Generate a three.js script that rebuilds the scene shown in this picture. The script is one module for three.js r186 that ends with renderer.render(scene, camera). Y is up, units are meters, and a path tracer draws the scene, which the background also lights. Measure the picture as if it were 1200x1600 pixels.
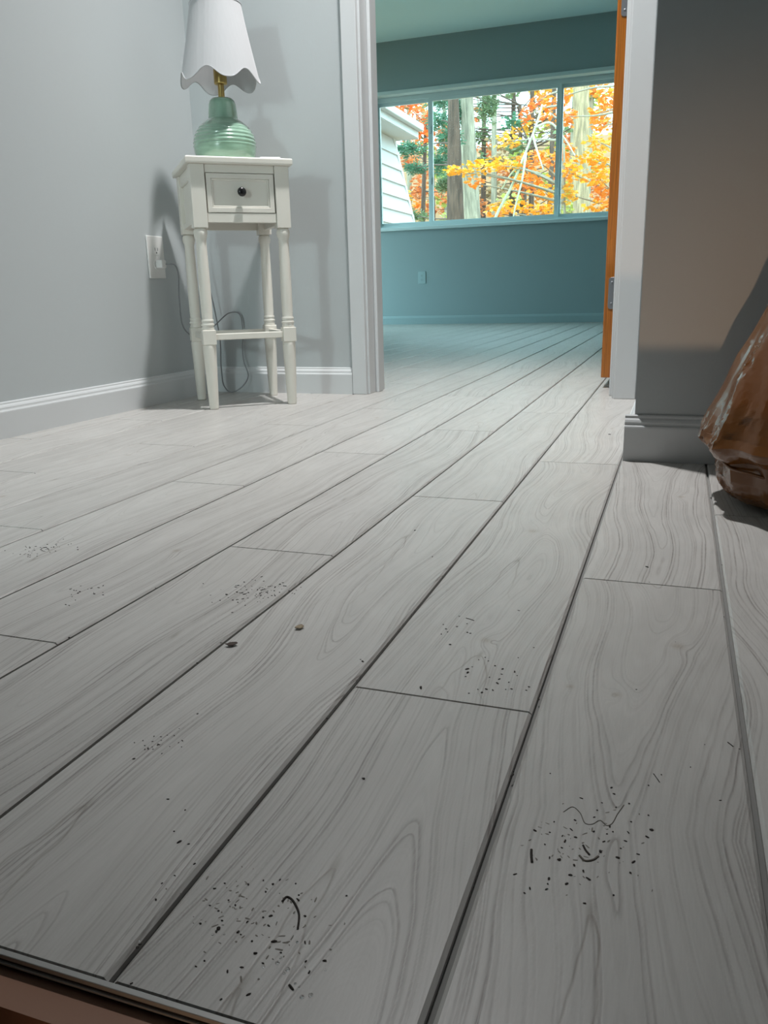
import * as THREE from 'three';
import { mergeGeometries, mergeVertices, toCreasedNormals } from 'three/addons/utils/BufferGeometryUtils.js';
import { RoundedBoxGeometry } from 'three/addons/geometries/RoundedBoxGeometry.js';
import { RectAreaLightUniformsLib } from 'three/addons/lights/RectAreaLightUniformsLib.js';
import { createNoise2D, createNoise3D } from 'simplex-noise';

// ---------------------------------------------------------------- camera, sky, exposure
const H = 0.29;                                   // height of the camera above the floor, metres
const scene = new THREE.Scene();
const camera = new THREE.PerspectiveCamera(64.75, 0.75, 0.02, 200);
camera.rotation.order = 'YXZ';
camera.position.set(0, H, 0);
camera.rotation.set(-0.26311, 0.34717, -0.0254);
scene.add(camera);
const renderer = new THREE.WebGLRenderer();
renderer.toneMapping = THREE.LinearToneMapping;
renderer.toneMappingExposure = 1.0;
renderer.shadowMap.enabled = true;
RectAreaLightUniformsLib.init();
scene.background = new THREE.Color().setRGB(3.15, 4.9, 5.25);      // bright overcast sky

const LAMP = 20.5, STAIR_LAMP = 5.2, HALL_LAMP = 5;                               // candela of the ceiling downlight and of the stairwell lamp

// ---------------------------------------------------------------- helpers
function rng(seed) { let s = seed >>> 0; return () => { s = (s + 0x6D2B79F5) | 0; let t = Math.imul(s ^ (s >>> 15), 1 | s); t = (t + Math.imul(t ^ (t >>> 7), 61 | t)) ^ t; return ((t ^ (t >>> 14)) >>> 0) / 4294967296; }; }
const used = {};
function numbered(n) { const k = used[n] = (used[n] ?? -1) + 1; return k ? n + '_' + String(k).padStart(3, '0') : n; }
const col = (r, g, b) => new THREE.Color().setRGB(r, g, b);
const std = (c, roughness, extra = {}) => new THREE.MeshStandardMaterial({ color: c, roughness, ...extra });
const phy = (c, roughness, extra = {}) => new THREE.MeshPhysicalMaterial({ color: c, roughness, ...extra });
function mesh(name, geo, mat, parent) {
  const m = new THREE.Mesh(geo, mat); m.castShadow = m.receiveShadow = true;
  m.name = parent ? name : numbered(name); (parent ?? scene).add(m); return m;
}
function thing(name, label, category, pos = [0, 0, 0], turn = 0, group) {
  const o = new THREE.Group(); o.name = numbered(name); o.position.set(...pos); o.rotation.y = turn;
  o.userData = { label, category }; if (group) o.userData.group = group; scene.add(o); return o;
}
function tag(o, label, category, group) { Object.assign(o.userData, { label, category }); if (group) o.userData.group = group; return o; }
function structure(o, label, category) { o.userData = { kind: 'structure', label, category }; return o; }
const clean = (g) => { g = g.index ? g.toNonIndexed() : g; for (const k of Object.keys(g.attributes)) if (!['position', 'normal', 'uv'].includes(k)) g.deleteAttribute(k); return g; };
const merge = (...gs) => mergeGeometries(gs.flat().map(clean));
function box(x0, x1, y0, y1, z0, z1) { const g = new THREE.BoxGeometry(x1 - x0, y1 - y0, z1 - z0); g.translate((x0 + x1) / 2, (y0 + y1) / 2, (z0 + z1) / 2); return g; }
function rbox(x0, x1, y0, y1, z0, z1, r = 0.002, s = 2) { const g = new RoundedBoxGeometry(x1 - x0, y1 - y0, z1 - z0, s, r); g.translate((x0 + x1) / 2, (y0 + y1) / 2, (z0 + z1) / 2); return g; }
// a profile of [out, up] points swept straight along the floor from a to b; out points to the left of a->b
function sweep(profile, ax, az, bx, bz) {
  const s = new THREE.Shape(profile.map(([o, y]) => new THREE.Vector2(o, y)));
  const L = Math.hypot(bx - ax, bz - az);
  const g = new THREE.ExtrudeGeometry(s, { depth: L, bevelEnabled: false });
  const dz = new THREE.Vector3((bx - ax) / L, 0, (bz - az) / L), dy = new THREE.Vector3(0, 1, 0), dx = new THREE.Vector3().crossVectors(dy, dz);
  g.applyMatrix4(new THREE.Matrix4().makeBasis(dx, dy, dz).setPosition(ax, 0, az)); return g;
}
function lathe(pts, seg = 40) { return new THREE.LatheGeometry(pts.map(([r, y]) => new THREE.Vector2(r, y)), seg); }
function tube(pts, r, seg = 60, rad = 8) { return new THREE.TubeGeometry(new THREE.CatmullRomCurve3(pts.map((p) => new THREE.Vector3(...p))), seg, r, rad, false); }
// a wall in a vertical plane with rectangular holes, thick along z; u runs along x
function wallZ(x0, x1, y0, y1, z0, z1, holes = []) {
  const s = new THREE.Shape([[x0, y0], [x1, y0], [x1, y1], [x0, y1]].map((p) => new THREE.Vector2(...p)));
  for (const [a, b, c, d] of holes) s.holes.push(new THREE.Path([[a, c], [a, d], [b, d], [b, c]].map((p) => new THREE.Vector2(...p))));
  const g = new THREE.ExtrudeGeometry(s, { depth: z1 - z0, bevelEnabled: false }); g.translate(0, 0, z0); return g;
}
function wallX(z0, z1, y0, y1, x0, x1, holes = []) {                // thick along x; u runs along z
  const g = wallZ(-z1, -z0, y0, y1, x0, x1, holes.map(([a, b, c, d]) => [-b, -a, c, d])); g.rotateY(Math.PI / 2); return g;
}
const N2 = createNoise2D(rng(11)), N3 = createNoise3D(rng(12));
function dataTex(w, h, fn, srgb = true) {
  const d = new Uint8Array(w * h * 4); const c = [0, 0, 0];
  for (let y = 0; y < h; y++) for (let x = 0; x < w; x++) { fn(x, y, c); const i = (y * w + x) * 4; d[i] = c[0]; d[i + 1] = c[1]; d[i + 2] = c[2]; d[i + 3] = 255; }
  const t = new THREE.DataTexture(d, w, h); t.wrapS = t.wrapT = THREE.RepeatWrapping; t.magFilter = THREE.LinearFilter; t.minFilter = THREE.LinearMipmapLinearFilter; t.generateMipmaps = true;
  if (srgb) t.colorSpace = THREE.SRGBColorSpace; t.needsUpdate = true; return t;
}

// ---------------------------------------------------------------- main dimensions (metres)
const XL = -4.87 * H, ZB = -7.93 * H, ZB2 = ZB - 0.125, CEIL = 8.67 * H, ZN = -5.02 * H, XN = -0.21 * H, XR = 1.75 * H;
const EDGE = -0.785 * H, XS = -2.3 * H, ZREAR = 7.6 * H;
const DX0 = -2.985 * H, DX1 = -0.552 * H, DTOP = 2.04;
const ZF = -26.83 * H, FX0 = -13 * H, FX1 = 0.9 * H;
const WX0 = -9.95 * H, WX1 = -1.82 * H, WY0 = 3.1 * H, WY1 = 7.17 * H;

// ---------------------------------------------------------------- materials
const paintBump = dataTex(256, 256, (x, y, c) => { const v = 128 + 40 * N2(x * 0.11, y * 0.11) + 40 * N2(x * 0.31 + 9, y * 0.31); c[0] = c[1] = c[2] = v; }, false);
paintBump.repeat.set(4, 4);
const greyPaint = std(col(0.475, 0.51, 0.515), 0.55, { bumpMap: paintBump, bumpScale: 0.0002 });
const tealPaint = std(col(0.295, 0.385, 0.40), 0.6, { bumpMap: paintBump, bumpScale: 0.0002 });
const whiteCeil = std(col(0.68, 0.90, 0.93), 0.9);
const ceilPaint = std(col(0.72, 0.72, 0.71), 0.9);
const trimWhite = std(col(0.62, 0.64, 0.645), 0.38);
const vinyl = std(col(0.62, 0.74, 0.75), 0.4);
const tableWhite = std(col(0.76, 0.735, 0.66), 0.42);
const plastic = std(col(0.75, 0.75, 0.73), 0.35);
const dark = std(col(0.012, 0.012, 0.013), 0.4);
const brass = std(col(0.45, 0.33, 0.12), 0.3, { metalness: 0.9 });
const steel = std(col(0.30, 0.31, 0.33), 0.38, { metalness: 0.8 });
const stairWood = std(col(0.30, 0.15, 0.09), 0.5);
const soil = std(col(0.028, 0.022, 0.018), 0.85);

// ---------------------------------------------------------------- the room: walls, ceiling, stairs
const T = 0.12;
structure(mesh('wall_left', merge(box(XL - T, XL, 0, CEIL, ZB, ZREAR)), greyPaint), 'pale grey painted wall on the left behind the small table', 'wall');
structure(mesh('wall_back', merge(box(XL - T, DX0 - 0.018, 0, CEIL, ZB2, ZB), box(DX1 + 0.018, XR + T, 0, CEIL, ZB2, ZB), box(DX0 - 0.018, DX1 + 0.018, DTOP + 0.018, CEIL, ZB2, ZB)), greyPaint), 'pale grey wall with the open doorway behind the white table', 'wall');
structure(mesh('wall_return', box(XN, XR + T, 0, CEIL, ZB + 0.001, ZN), greyPaint), 'grey wall jutting out on the right behind the brown bag', 'wall');
structure(mesh('wall_right', box(XR, XR + T, -2.6, CEIL, ZN, ZREAR), greyPaint), 'grey wall right of the stairwell, outside the view', 'wall');
structure(mesh('wall_stair', box(XS - 0.1, XS, -2.6, CEIL, EDGE, ZREAR), greyPaint), 'wall between the corridor and the stairwell, outside the view', 'wall');
const ZSE = 6.7 * H;
structure(mesh('wall_stair_end', box(XS, XR, -2.6, CEIL, ZSE, ZSE + 0.1), greyPaint), 'end wall of the stairwell below the landing, outside the view', 'wall');
structure(mesh('wall_rear', box(XL - T, XS, 0, CEIL, ZREAR, ZREAR + T), greyPaint), 'rear wall of the corridor, outside the view', 'wall');
structure(mesh('ceiling', box(XL - T, XR + T, CEIL, CEIL + 0.1, ZB2, ZREAR + T), ceilPaint), 'white ceiling of the front room, outside the view', 'ceiling');
// stairs going down towards and below the camera
{
  const st = structure(new THREE.Group(), 'brown wooden stairs going down from the floor edge in the lower left corner', 'stairs'); st.name = 'stairs'; scene.add(st);
  for (let k = 0; k < 7; k++) {
    const z = EDGE + k * 0.255, y = -k * 0.195;
    mesh('riser', box(XS, XR, y - 0.195 - (k ? 0 : 0), y - (k ? 0.028 : 0.0062), z, z + 0.018), stairWood, st);
    mesh('tread', rbox(XS, XR, y - 0.195 - 0.028, y - 0.195, z - 0.02, z + 0.27, 0.008), stairWood, st);
  }
  mesh('landing', box(XS, XR, -1.6, -1.56, EDGE + 7 * 0.255 - 0.05, ZSE), stairWood, st);
}
// far room
structure(mesh('wall_far', wallZ(FX0, FX1, 0, CEIL, ZF - 0.17, ZF, [[WX0, WX1, WY0, WY1]]), tealPaint), 'teal grey wall of the far room around the wide window', 'wall');
structure(mesh('wall_far_left', wallX(ZF, ZB2, 0, CEIL, FX0 - T, FX0, [[ZF + 0.03, ZF + 1.9, 0.04, 2.1]]), tealPaint), 'left wall of the far room with a glazed opening, outside the view', 'wall');
structure(mesh('wall_far_right', box(FX1, FX1 + T, 0, CEIL, ZF, ZB2), tealPaint), 'right wall of the far room hidden behind the open door', 'wall');
structure(mesh('wall_far_front', box(FX0, XL - T, 0, CEIL, ZB2, ZB2 + 0.1), tealPaint), 'front wall of the far room, hidden', 'wall');
structure(mesh('ceiling_far', box(FX0 - T, FX1 + T, CEIL, CEIL + 0.1, ZF - 0.17, ZB2), whiteCeil), 'pale teal ceiling of the far room', 'ceiling');

// ---------------------------------------------------------------- lights of the place
{ // recessed downlight in the ceiling near the doorway (out of view)
  const lx = -2.1 * H, lz = -6.6 * H;
  const l = thing('ceiling_lamp', 'round recessed ceiling downlight near the doorway, above the view', 'lamp', [lx, CEIL, lz]);
  mesh('trim_ring', lathe([[0.062, 0.002], [0.062, -0.004], [0.085, -0.006], [0.09, -0.003], [0.09, 0]]), trimWhite, l);
  mesh('diffuser', lathe([[0.062, -0.001], [0, -0.001]]), std(col(0.8, 0.8, 0.8), 0.5, { emissive: col(1, 0.97, 0.96), emissiveIntensity: 30, side: THREE.DoubleSide }), l);
  const p = new THREE.SpotLight(col(1, 0.985, 0.985), LAMP, 0, 0.785, 1, 2); p.position.set(0, -0.02, 0); p.target.position.set(0, -2, 0); l.add(p.target); p.castShadow = true; p.shadow.radius = 2.5; l.add(p); p.name = 'lamp_light'; p.target.name = 'lamp_aim';
}
{ // warm wall lamp down in the stairwell, lower than the floor (out of view)
  const l = thing('wall_lamp', 'warm wall lamp down in the stairwell behind the camera', 'lamp', [0.05 * H, -1.1 * H, ZSE]);
  mesh('mount', rbox(-0.04, 0.04, -0.09, 0.05, -0.02, 0, 0.004), brass, l);
  const bulb = lathe([[0, -0.03], [0.02, -0.02], [0.03, 0.005], [0.022, 0.03], [0, 0.04]], 20); bulb.translate(0, 0, -0.06);
  mesh('bulb', bulb, std(col(0.9, 0.8, 0.6), 0.4, { emissive: col(1, 0.62, 0.34), emissiveIntensity: 3 }), l);
  mesh('reflector', lathe([[0.02, 0], [0.035, 0.02], [0.05, 0.07]], 28).rotateX(-Math.PI / 2).translate(0, 0, -0.035), steel, l);
  const p = new THREE.SpotLight(col(1, 0.62, 0.38), STAIR_LAMP, 0, 0.165, 1, 2); p.position.set(0, 0, -0.13); p.target.position.set(0.2 * H, 1.6 * H, -11.5 * H); l.add(p.target); p.castShadow = true; p.shadow.radius = 1; l.add(p); p.name = 'lamp_light'; p.target.name = 'lamp_aim';
}
{ // cool white globe lamp at the end of the corridor on the left, behind the camera (out of view)
  const l = thing('globe_lamp', 'cool white globe wall lamp at the corridor end behind the camera', 'lamp', [-3.7 * H, 3.3 * H, ZREAR]);
  mesh('mount', lathe([[0, 0], [0.05, 0], [0.05, 0.012], [0.02, 0.02], [0.014, 0.06], [0, 0.06]]).rotateX(-Math.PI / 2), steel, l);
  mesh('globe', new THREE.SphereGeometry(0.1, 32, 20).translate(0, 0, -0.15), std(col(0.85, 0.85, 0.85), 0.4, { emissive: col(0.86, 1, 1), emissiveIntensity: 2 }), l);
  const p = new THREE.PointLight(col(0.84, 0.99, 1), HALL_LAMP, 0, 2); p.position.set(0, 0, -0.15); p.castShadow = true; p.shadow.radius = 5; l.add(p); p.name = 'lamp_light';
}

// ---------------------------------------------------------------- floor planks
const PW = 0.48 * H, PL = 3.04 * H, PT = 0.012;
const hash = (n) => { const s = Math.sin(n * 127.1 + 3.7) * 43758.5453; return s - Math.floor(s); };
// whitewashed pine: growth rings cut lengthways, with knots; u across, s along, both in metres
function plankTexture(seed, o) {
  const W = 288, L = 1800, R = rng(seed), o1 = R() * 90, o2 = R() * 90;
  const knots = o.knots ?? [];
  const F = new Float32Array(W * L);
  for (let j = 0; j < L; j++) {
    const s = j / L * PL, c = (o.c ?? 0) + 0.016 * N2(s * 2.3, o1), A = (o.amp ?? 5) * (N2(s * (o.freq ?? 2.2), o2) + 0.10 * N2(s * 6, o2 + 5)) + (o.tilt ?? 0) * (o.s0 ? Math.abs(s - o.s0) : s);
    for (let i = 0; i < W; i++) {
      const u = (i / W - 0.5) * PW;
      let f = (o.k ?? 190) * Math.sqrt((u - c) ** 2 + 0.00016) + A + 0.6 * N2(u * 14 + o1, s * 3.2) + 0.13 * N2(u * 60, s * 12 + o2);
      for (const [ks, ku, kr, kp] of knots) { const du = (u - ku) / kr, ds = (s - ks) / (kr * 2.1); f += kp * Math.exp(-(du * du + ds * ds) * 0.9); }
      F[j * W + i] = f + 0.9 * N2(f * 0.32, o1 + 31) + 0.35 * N2(f * 0.9, o2 + 17);   // rings of uneven width
    }
  }
  const dx = PW / W, dy = PL / L, tint = o.tint ?? 0;
  return dataTex(W, L, (i, j, c) => {
    const k = j * W + i, f = F[k], s = j * dy, u = (i / W - 0.5) * PW;
    const gx = (F[j * W + Math.min(W - 1, i + 1)] - F[j * W + Math.max(0, i - 1)]) / (2 * dx), gy = (F[Math.min(L - 1, j + 1) * W + i] - F[Math.max(0, j - 1) * W + i]) / (2 * dy);
    const g = Math.max(25, Math.hypot(gx, gy)), n = Math.floor(f), fr = f - n;
    const d = fr < 0.5 ? fr / g : (1 - fr) / g, side = fr < 0.5 ? 1 : -1, ring = n + (fr < 0.5 ? 0 : 1);
    const w = side > 0 ? 0.0011 : 0.00036;                          // soft side and sharp side of a late-wood line
    let line = Math.exp(-((d / w) ** 2) * 0.8) * (0.22 + 0.78 * hash(ring) ** 2) * (0.62 + 0.38 * N2(s * 9, ring * 3.1)) * (0.85 + 0.25 * N2(u * 500, s * 60));
    const fine = N2(f * 4.5, s * 10 + o1) * 0.6 + N2(u * 700 + f, s * 26) * 0.5 + N2(u * 1500, s * 300) * 0.25;
    const cloud = N2(u * 18 + o2, s * 5 + o1) * 0.6 + N2(u * 50, s * 16) * 0.4;
    let v = 186 + tint - 66 * Math.max(0, line) + 5 * fine + 5.5 * cloud, warm = 0;
    for (const [ks, ku, kr] of knots) { const q = ((u - ku) / kr) ** 2 + ((s - ks) / kr) ** 2, m = Math.exp(-q * 5); v -= 26 * m * (0.75 + 0.25 * N2(u * 260, s * 200)); warm += m; }
    for (const [ps, pu, pw, len] of o.piths ?? []) {               // long arched late-wood streaks with a brown tip
      const e = (s - ps) / len; if (e < -0.1 || e > 1) continue;
      const q = Math.abs(u - pu - 0.002 * N2(s * 20, ps * 50)), edge = Math.abs(q - pw * Math.sqrt(Math.max(0, e)) * (1 + 0.15 * N2(s * 30, pu * 90)));
      const m = Math.exp(-((edge / 0.0007) ** 2)) * (e < 0 ? 0 : 1 - e * 0.8) + 0.8 * Math.exp(-((q / 0.0022) ** 2) - ((s - ps) / 0.009) ** 2);
      v -= 34 * Math.min(1, m); warm += 0.6 * Math.min(1, m);
    }
    const wl = Math.max(0, line);
    c[0] = v + 1 + 4 * wl + 4 * warm; c[1] = v - 1 - 0.5 * warm; c[2] = v - 5 - 5 * warm;
  });
}
// the planks that show most are drawn after the photograph: rows count leftwards, s runs from the far end of a plank
const VAR = [
  { c: 0.004, amp: 2.2, freq: 1.3, tilt: -17, s0: 0.40, knots: [[0.148, 0.027, 0.012, 2.2], [0.249, -0.017, 0.007, 1.6], [0.246, -0.052, 0.007, 1]], piths: [[0.478, -0.012, 0.012, 0.2]], k: 190, tint: -2 },
  { c: 0.006, amp: 2.6, freq: 1.6, tilt: -13, s0: 0.42, knots: [[0.769, 0.010, 0.011, 2.4], [0.43, -0.006, 0.014, 1.6]], piths: [[0.548, -0.004, 0.013, 0.12], [0.80, 0.012, 0.02, 0.1]], k: 235, tint: 1 },
  { c: -0.030, amp: 1.6, freq: 1.2, tilt: 8, knots: [], piths: [[0.25, 0.02, -0.012, 0.3]], k: 270, tint: -1 },
  { c: 0.012, amp: 2.4, freq: 1.1, tilt: -10, s0: 0.62, c2: 1, knots: [], piths: [[0.775, -0.027, 0.016, 0.2], [0.20, -0.012, 0.018, 0.25]], k: 255, tint: 2 },
  { c: -0.022, amp: 1.8, freq: 1.0, tilt: 6, knots: [[0.62, 0.018, 0.012, 2.4]], k: 265, tint: 0 },
  { c: 0.02, amp: 2.0, freq: 1.5, tilt: -12, knots: [], piths: [[0.192, -0.005, 0.014, 0.2], [0.275, -0.012, 0.012, 0.2]], k: 245, tint: -4 },
  { c: -0.005, amp: 3.0, freq: 1.4, tilt: 11, knots: [[0.5, 0.03, 0.01, 2]], k: 220, tint: 3 },
  { c: 0.042, amp: 1.5, freq: 1.0, tilt: -5, knots: [], k: 290, tint: -2 },
  { c: 0.0, amp: 2.6, freq: 1.2, tilt: 12, knots: [[0.33, -0.01, 0.013, 2.6]], k: 230, tint: 2 },
];
const plankMat = VAR.map((o, i) => {
  const map = plankTexture(101 + i * 7, o), bump = map.clone(); bump.colorSpace = THREE.NoColorSpace; bump.needsUpdate = true;
  return phy(col(0.98, 0.98, 0.98), 0.42, { map, bumpMap: bump, bumpScale: 0.0007, clearcoat: 0.12, clearcoatRoughness: 0.3 });
});
// one bevelled plank from z0 (far) to z1 (near); uv follow the whole plank so that cut planks keep the grain
function plankGeo(w, len, s0, s1, flip) {
  const b = 0.0022, d = 0.0016, x = w / 2, P = [], UV = [];
  const put = (px, py, pz) => { P.push(px, py, pz); let a = px / w + 0.5, t = s0 + (s1 - s0) * (pz / len); if (flip) { a = 1 - a; t = 1 - t; } UV.push(a, t); };
  const quad = (A, B, C, D) => { for (const q of [A, B, C, A, C, D]) put(...q); };
  const e = 0.0005;                                                // ends are bevelled less
  quad([-x + b, 0, len - e], [x - b, 0, len - e], [x - b, 0, e], [-x + b, 0, e]);
  quad([-x, -d, len], [-x + b, 0, len - e], [-x + b, 0, e], [-x, -d, 0]);
  quad([x - b, 0, len - e], [x, -d, len], [x, -d, 0], [x - b, 0, e]);
  quad([-x, -d, len], [x, -d, len], [x - b, 0, len - e], [-x + b, 0, len - e]);
  quad([-x + b, 0, e], [x - b, 0, e], [x, -d, 0], [-x, -d, 0]);
  quad([-x, -PT, len], [-x, -d, len], [-x, -d, 0], [-x, -PT, 0]);
  quad([x, -d, len], [x, -PT, len], [x, -PT, 0], [x, -d, 0]);
  quad([-x, -PT, len], [x, -PT, len], [x, -d, len], [-x, -d, len]);
  quad([-x, -d, 0], [x, -d, 0], [x, -PT, 0], [-x, -PT, 0]);
  const g = new THREE.BufferGeometry(); g.setAttribute('position', new THREE.Float32BufferAttribute(P, 3)); g.setAttribute('uv', new THREE.Float32BufferAttribute(UV, 2)); g.computeVertexNormals(); return g;
}
const floor = structure(new THREE.Group(), 'whitewashed wood-look plank floor running through the doorway into the far room', 'floor'); floor.name = 'floor'; scene.add(floor);
const grout = std(col(0.24, 0.24, 0.23), 0.7);
mesh('subfloor', merge(box(XL - T, XR, -0.15, -0.0048, ZB2, EDGE - 0.004), box(FX0 - T, FX1 + T, -0.15, -0.0048, ZF - 0.1, ZB2), box(XL - T, XS - 0.1, -0.15, -0.0048, EDGE - 0.004, ZREAR + T)), grout, floor);
{
  const cache = new Map(), FIX = { '1:0': [0, 0], '1:1': [6, 0], '2:0': [5, 0], '2:1': [1, 0], '3:1': [3, 0], '4:0': [2, 0], '5:1': [4, 0], '0:1': [8, 0] };
  for (let r = -3; r <= 26; r++) {
    const xr = (0.207 - 0.48 * (r - 1)) * H, xl = xr - PW, gap = 0.0024 + (r === 1 ? 0.0022 : (r > 4 ? 0.0014 : 0.0006 * hash(r)));
    const zj = (((-2.81 + 1.013 * (r - 1)) % 3.04) + 3.04) % 3.04;   // joint phase
    for (let k = -2; k < 12; k++) {
      let zn = (zj - 3.04 * k) * H, zf = zn - PL;                    // near and far end
      let x0 = xl + gap / 2, x1 = xr - gap / 2, z1 = zn - 0.0006, z0 = zf + 0.0006;
      const front = zf > ZB - 0.02 || (zn > ZB2 + 0.02);
      let lim = front ? [Math.min(EDGE - 0.004, 99), ZB2] : [ZB2, ZF];
      // planks of the corridor rows run on past the stair edge, those before the stairs stop at it
      const corridor = xr < XS - 0.1;
      const nearLim = corridor ? 1.2 : EDGE - 0.004;
      if (x0 > XR && zn > ZB) continue;
      const inFront = x1 > XL && x0 < XR - 0.002;
      const farOnly = !inFront;
      const a = Math.max(z0, ZF), b = Math.min(z1, farOnly ? ZB2 : nearLim);
      if (x1 < FX0 || x0 > FX1) continue;
      if (b - a < 0.02) continue;
      x0 = Math.max(x0, farOnly ? FX0 : x0); x1 = Math.min(x1, FX1);
      if (a > ZB && x0 < XL) x0 = XL + 0.001;
      const s0 = (a - zf) / PL, s1 = (b - zf) / PL, id = r + ':' + k;
            const h = hash(r * 7.3 + k * 3.1), [vi, flip] = FIX[id] ?? [Math.floor(h * VAR.length), hash(r * 3.3 + k) > 0.5 ? 1 : 0];
      const key = [(x1 - x0).toFixed(4), (b - a).toFixed(4), s0.toFixed(3), flip].join();
      if (!cache.has(key)) cache.set(key, plankGeo(x1 - x0, b - a, s0, s1, flip));
      const m = mesh('plank', cache.get(key), plankMat[vi], floor); m.position.set((x0 + x1) / 2, 0, a);
    }
  }
}
// metal strip along the floor edge above the stairs
{
  const e = thing('edge_strip', 'thin grey metal strip along the floor edge above the brown stairs', 'edge strip', [0, 0, 0]);
  const m = std(col(0.34, 0.34, 0.33), 0.42, { metalness: 0.3 });
  mesh('cap', rbox(XS, XR, -0.002, 0.0005, EDGE - 0.003, EDGE + 0.0002, 0.0005), m, e);
  mesh('lower_lip', rbox(XS, XR, -0.0044, -0.0030, EDGE - 0.002, EDGE + 0.0012, 0.0006), m, e);
  mesh('web', box(XS, XR, -0.0062, -0.001, EDGE - 0.003, EDGE - 0.0002), dark, e);
}

// ---------------------------------------------------------------- baseboards, casings, jambs
const bbP = [[0, 0], [0.0155, 0], [0.0155, 0.058], [0.0145, 0.0605], [0.0115, 0.0615], [0.0105, 0.0645], [0.0105, 0.067], [0.0085, 0.0705], [0.0055, 0.0735], [0.005, 0.077], [0.003, 0.079], [0, 0.079]].map(([a, b]) => [a, b]);
const skirt = (name, label, ax, az, bx, bz) => structure(mesh(name, sweep(bbP, ax, az, bx, bz), trimWhite), label, 'baseboard');
skirt('baseboard_left', 'white moulded baseboard along the left wall', XL, ZB, XL, 0.9);
skirt('baseboard_back', 'white moulded baseboard on the back wall behind the table legs', DX0 - 0.052, ZB, XL, ZB);
skirt('baseboard_right', 'white baseboard with mitred end on the jutting wall beside the bag', XR, ZN, XN - 0.0155, ZN);
structure(mesh('baseboard_return', sweep(bbP, XN, ZN - 0.0005, XN, ZB + 0.02), trimWhite), 'white baseboard on the hidden side of the jutting wall', 'baseboard');
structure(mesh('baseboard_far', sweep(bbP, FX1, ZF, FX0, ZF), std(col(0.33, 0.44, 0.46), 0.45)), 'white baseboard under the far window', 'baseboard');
{ // door frame
  const d = structure(new THREE.Group(), 'white painted door frame with flat casing around the open doorway', 'door frame'); d.name = 'trim_1'; scene.add(d);
  const zc = ZB + 0.0175, cw = 0.045, rv = 0.006;
  const cas = (x0, x1, y0, y1) => merge(rbox(x0, x1, y0, y1, ZB, zc, 0.0025));
  mesh('casing', cas(DX0 - rv - cw, DX0 - rv, 0, DTOP + 0.06), trimWhite, d);
  mesh('casing', cas(DX1 + rv, DX1 + rv + cw + 0.012, 0, DTOP + 0.06), trimWhite, d);
  mesh('casing', cas(DX0 - rv, DX1 + rv, DTOP, DTOP + 0.06), trimWhite, d);
  for (const [x, s] of [[DX0, -1], [DX1, 1]]) {
    const a = Math.min(x, x + s * 0.018), b = Math.max(x, x + s * 0.018);
    mesh('jamb', rbox(a, b, 0, DTOP, ZB2 - 0.004, ZB + 0.003, 0.002), trimWhite, d);
    mesh('stop', rbox(Math.min(x, x - s * 0.011), Math.max(x, x - s * 0.011), 0, DTOP, ZB2 + 0.040, ZB2 + 0.078, 0.003), trimWhite, d);
  }
  mesh('jamb', box(DX0, DX1, DTOP, DTOP + 0.018, ZB2, ZB), trimWhite, d);
  for (const [a, b] of [[DX0 - rv - cw, DX0 - rv], [DX1 + rv, DX1 + rv + cw]]) mesh('casing', rbox(a, b, 0, DTOP + 0.06, ZB2 - 0.015, ZB2, 0.0025), trimWhite, d);
}
// ---------------------------------------------------------------- open wooden door, seen on its hinge edge
const woodTex = dataTex(128, 1024, (x, y, c) => {
  const u = x / 128, s = y / 1024, f = u * 7 + 1.2 * N2(u * 2, s * 3) + 0.4 * N2(u * 9, s * 11), l = f - Math.floor(f);
  const v = 0.72 + 0.16 * l + 0.10 * N2(u * 60, s * 12) + 0.08 * N2(u * 5 + 8, s * 6), st = Math.max(0, N2(u * 3 + 40, s * 9) - 0.55);
  c[0] = 214 * v; c[1] = (128 - 34 * st) * v; c[2] = (36 + 20 * st) * v;
});
{
  const d = structure(new THREE.Group(), 'varnished orange wooden door standing open, seen on its hinge edge', 'door'); d.name = 'door_1'; scene.add(d);
  const x0 = -0.727 * H, x1 = -0.607 * H, z1 = -8.75 * H, y0 = 0.108 * H;
  mesh('door_leaf', rbox(x0, x1, y0, y0 + 1.99, z1 - 0.69, z1, 0.002), phy(col(1, 1, 1), 0.32, { map: woodTex, clearcoat: 0.5, clearcoatRoughness: 0.25 }), d);
  for (const yc of [0.955 * H, 3.6 * H, 6.6 * H]) {
    const s = new THREE.Shape(), hw = 0.0125, hh = 0.0445, r = 0.008;
    s.moveTo(hw, -hh); s.lineTo(hw, hh); s.lineTo(-hw + r, hh); s.absarc(-hw + r, hh - r, r, Math.PI / 2, Math.PI); s.lineTo(-hw, -hh + r); s.absarc(-hw + r, -hh + r, r, Math.PI, Math.PI * 1.5); s.lineTo(hw, -hh);
    const g = new THREE.ExtrudeGeometry(s, { depth: 0.0018, bevelEnabled: true, bevelSize: 0.0004, bevelThickness: 0.0004, bevelSegments: 1 }); g.translate(x1 - 0.0115, yc, z1 - 0.0002);
    const hg = mesh('hinge', g, steel, d);
    for (const [sx, sy] of [[-0.003, 0.03], [0.004, 0], [-0.003, -0.03]]) { const q = new THREE.SphereGeometry(0.0036, 12, 8); q.scale(1, 1, 0.35); q.translate(x1 - 0.0115 + sx, yc + sy, z1 + 0.002); mesh('screw', q, steel, hg); }
    const k = new THREE.CylinderGeometry(0.0055, 0.0055, 0.09, 16); k.translate(x1 + 0.004, yc, z1 + 0.001); mesh('knuckle', k, steel, hg);
  }
}
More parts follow.
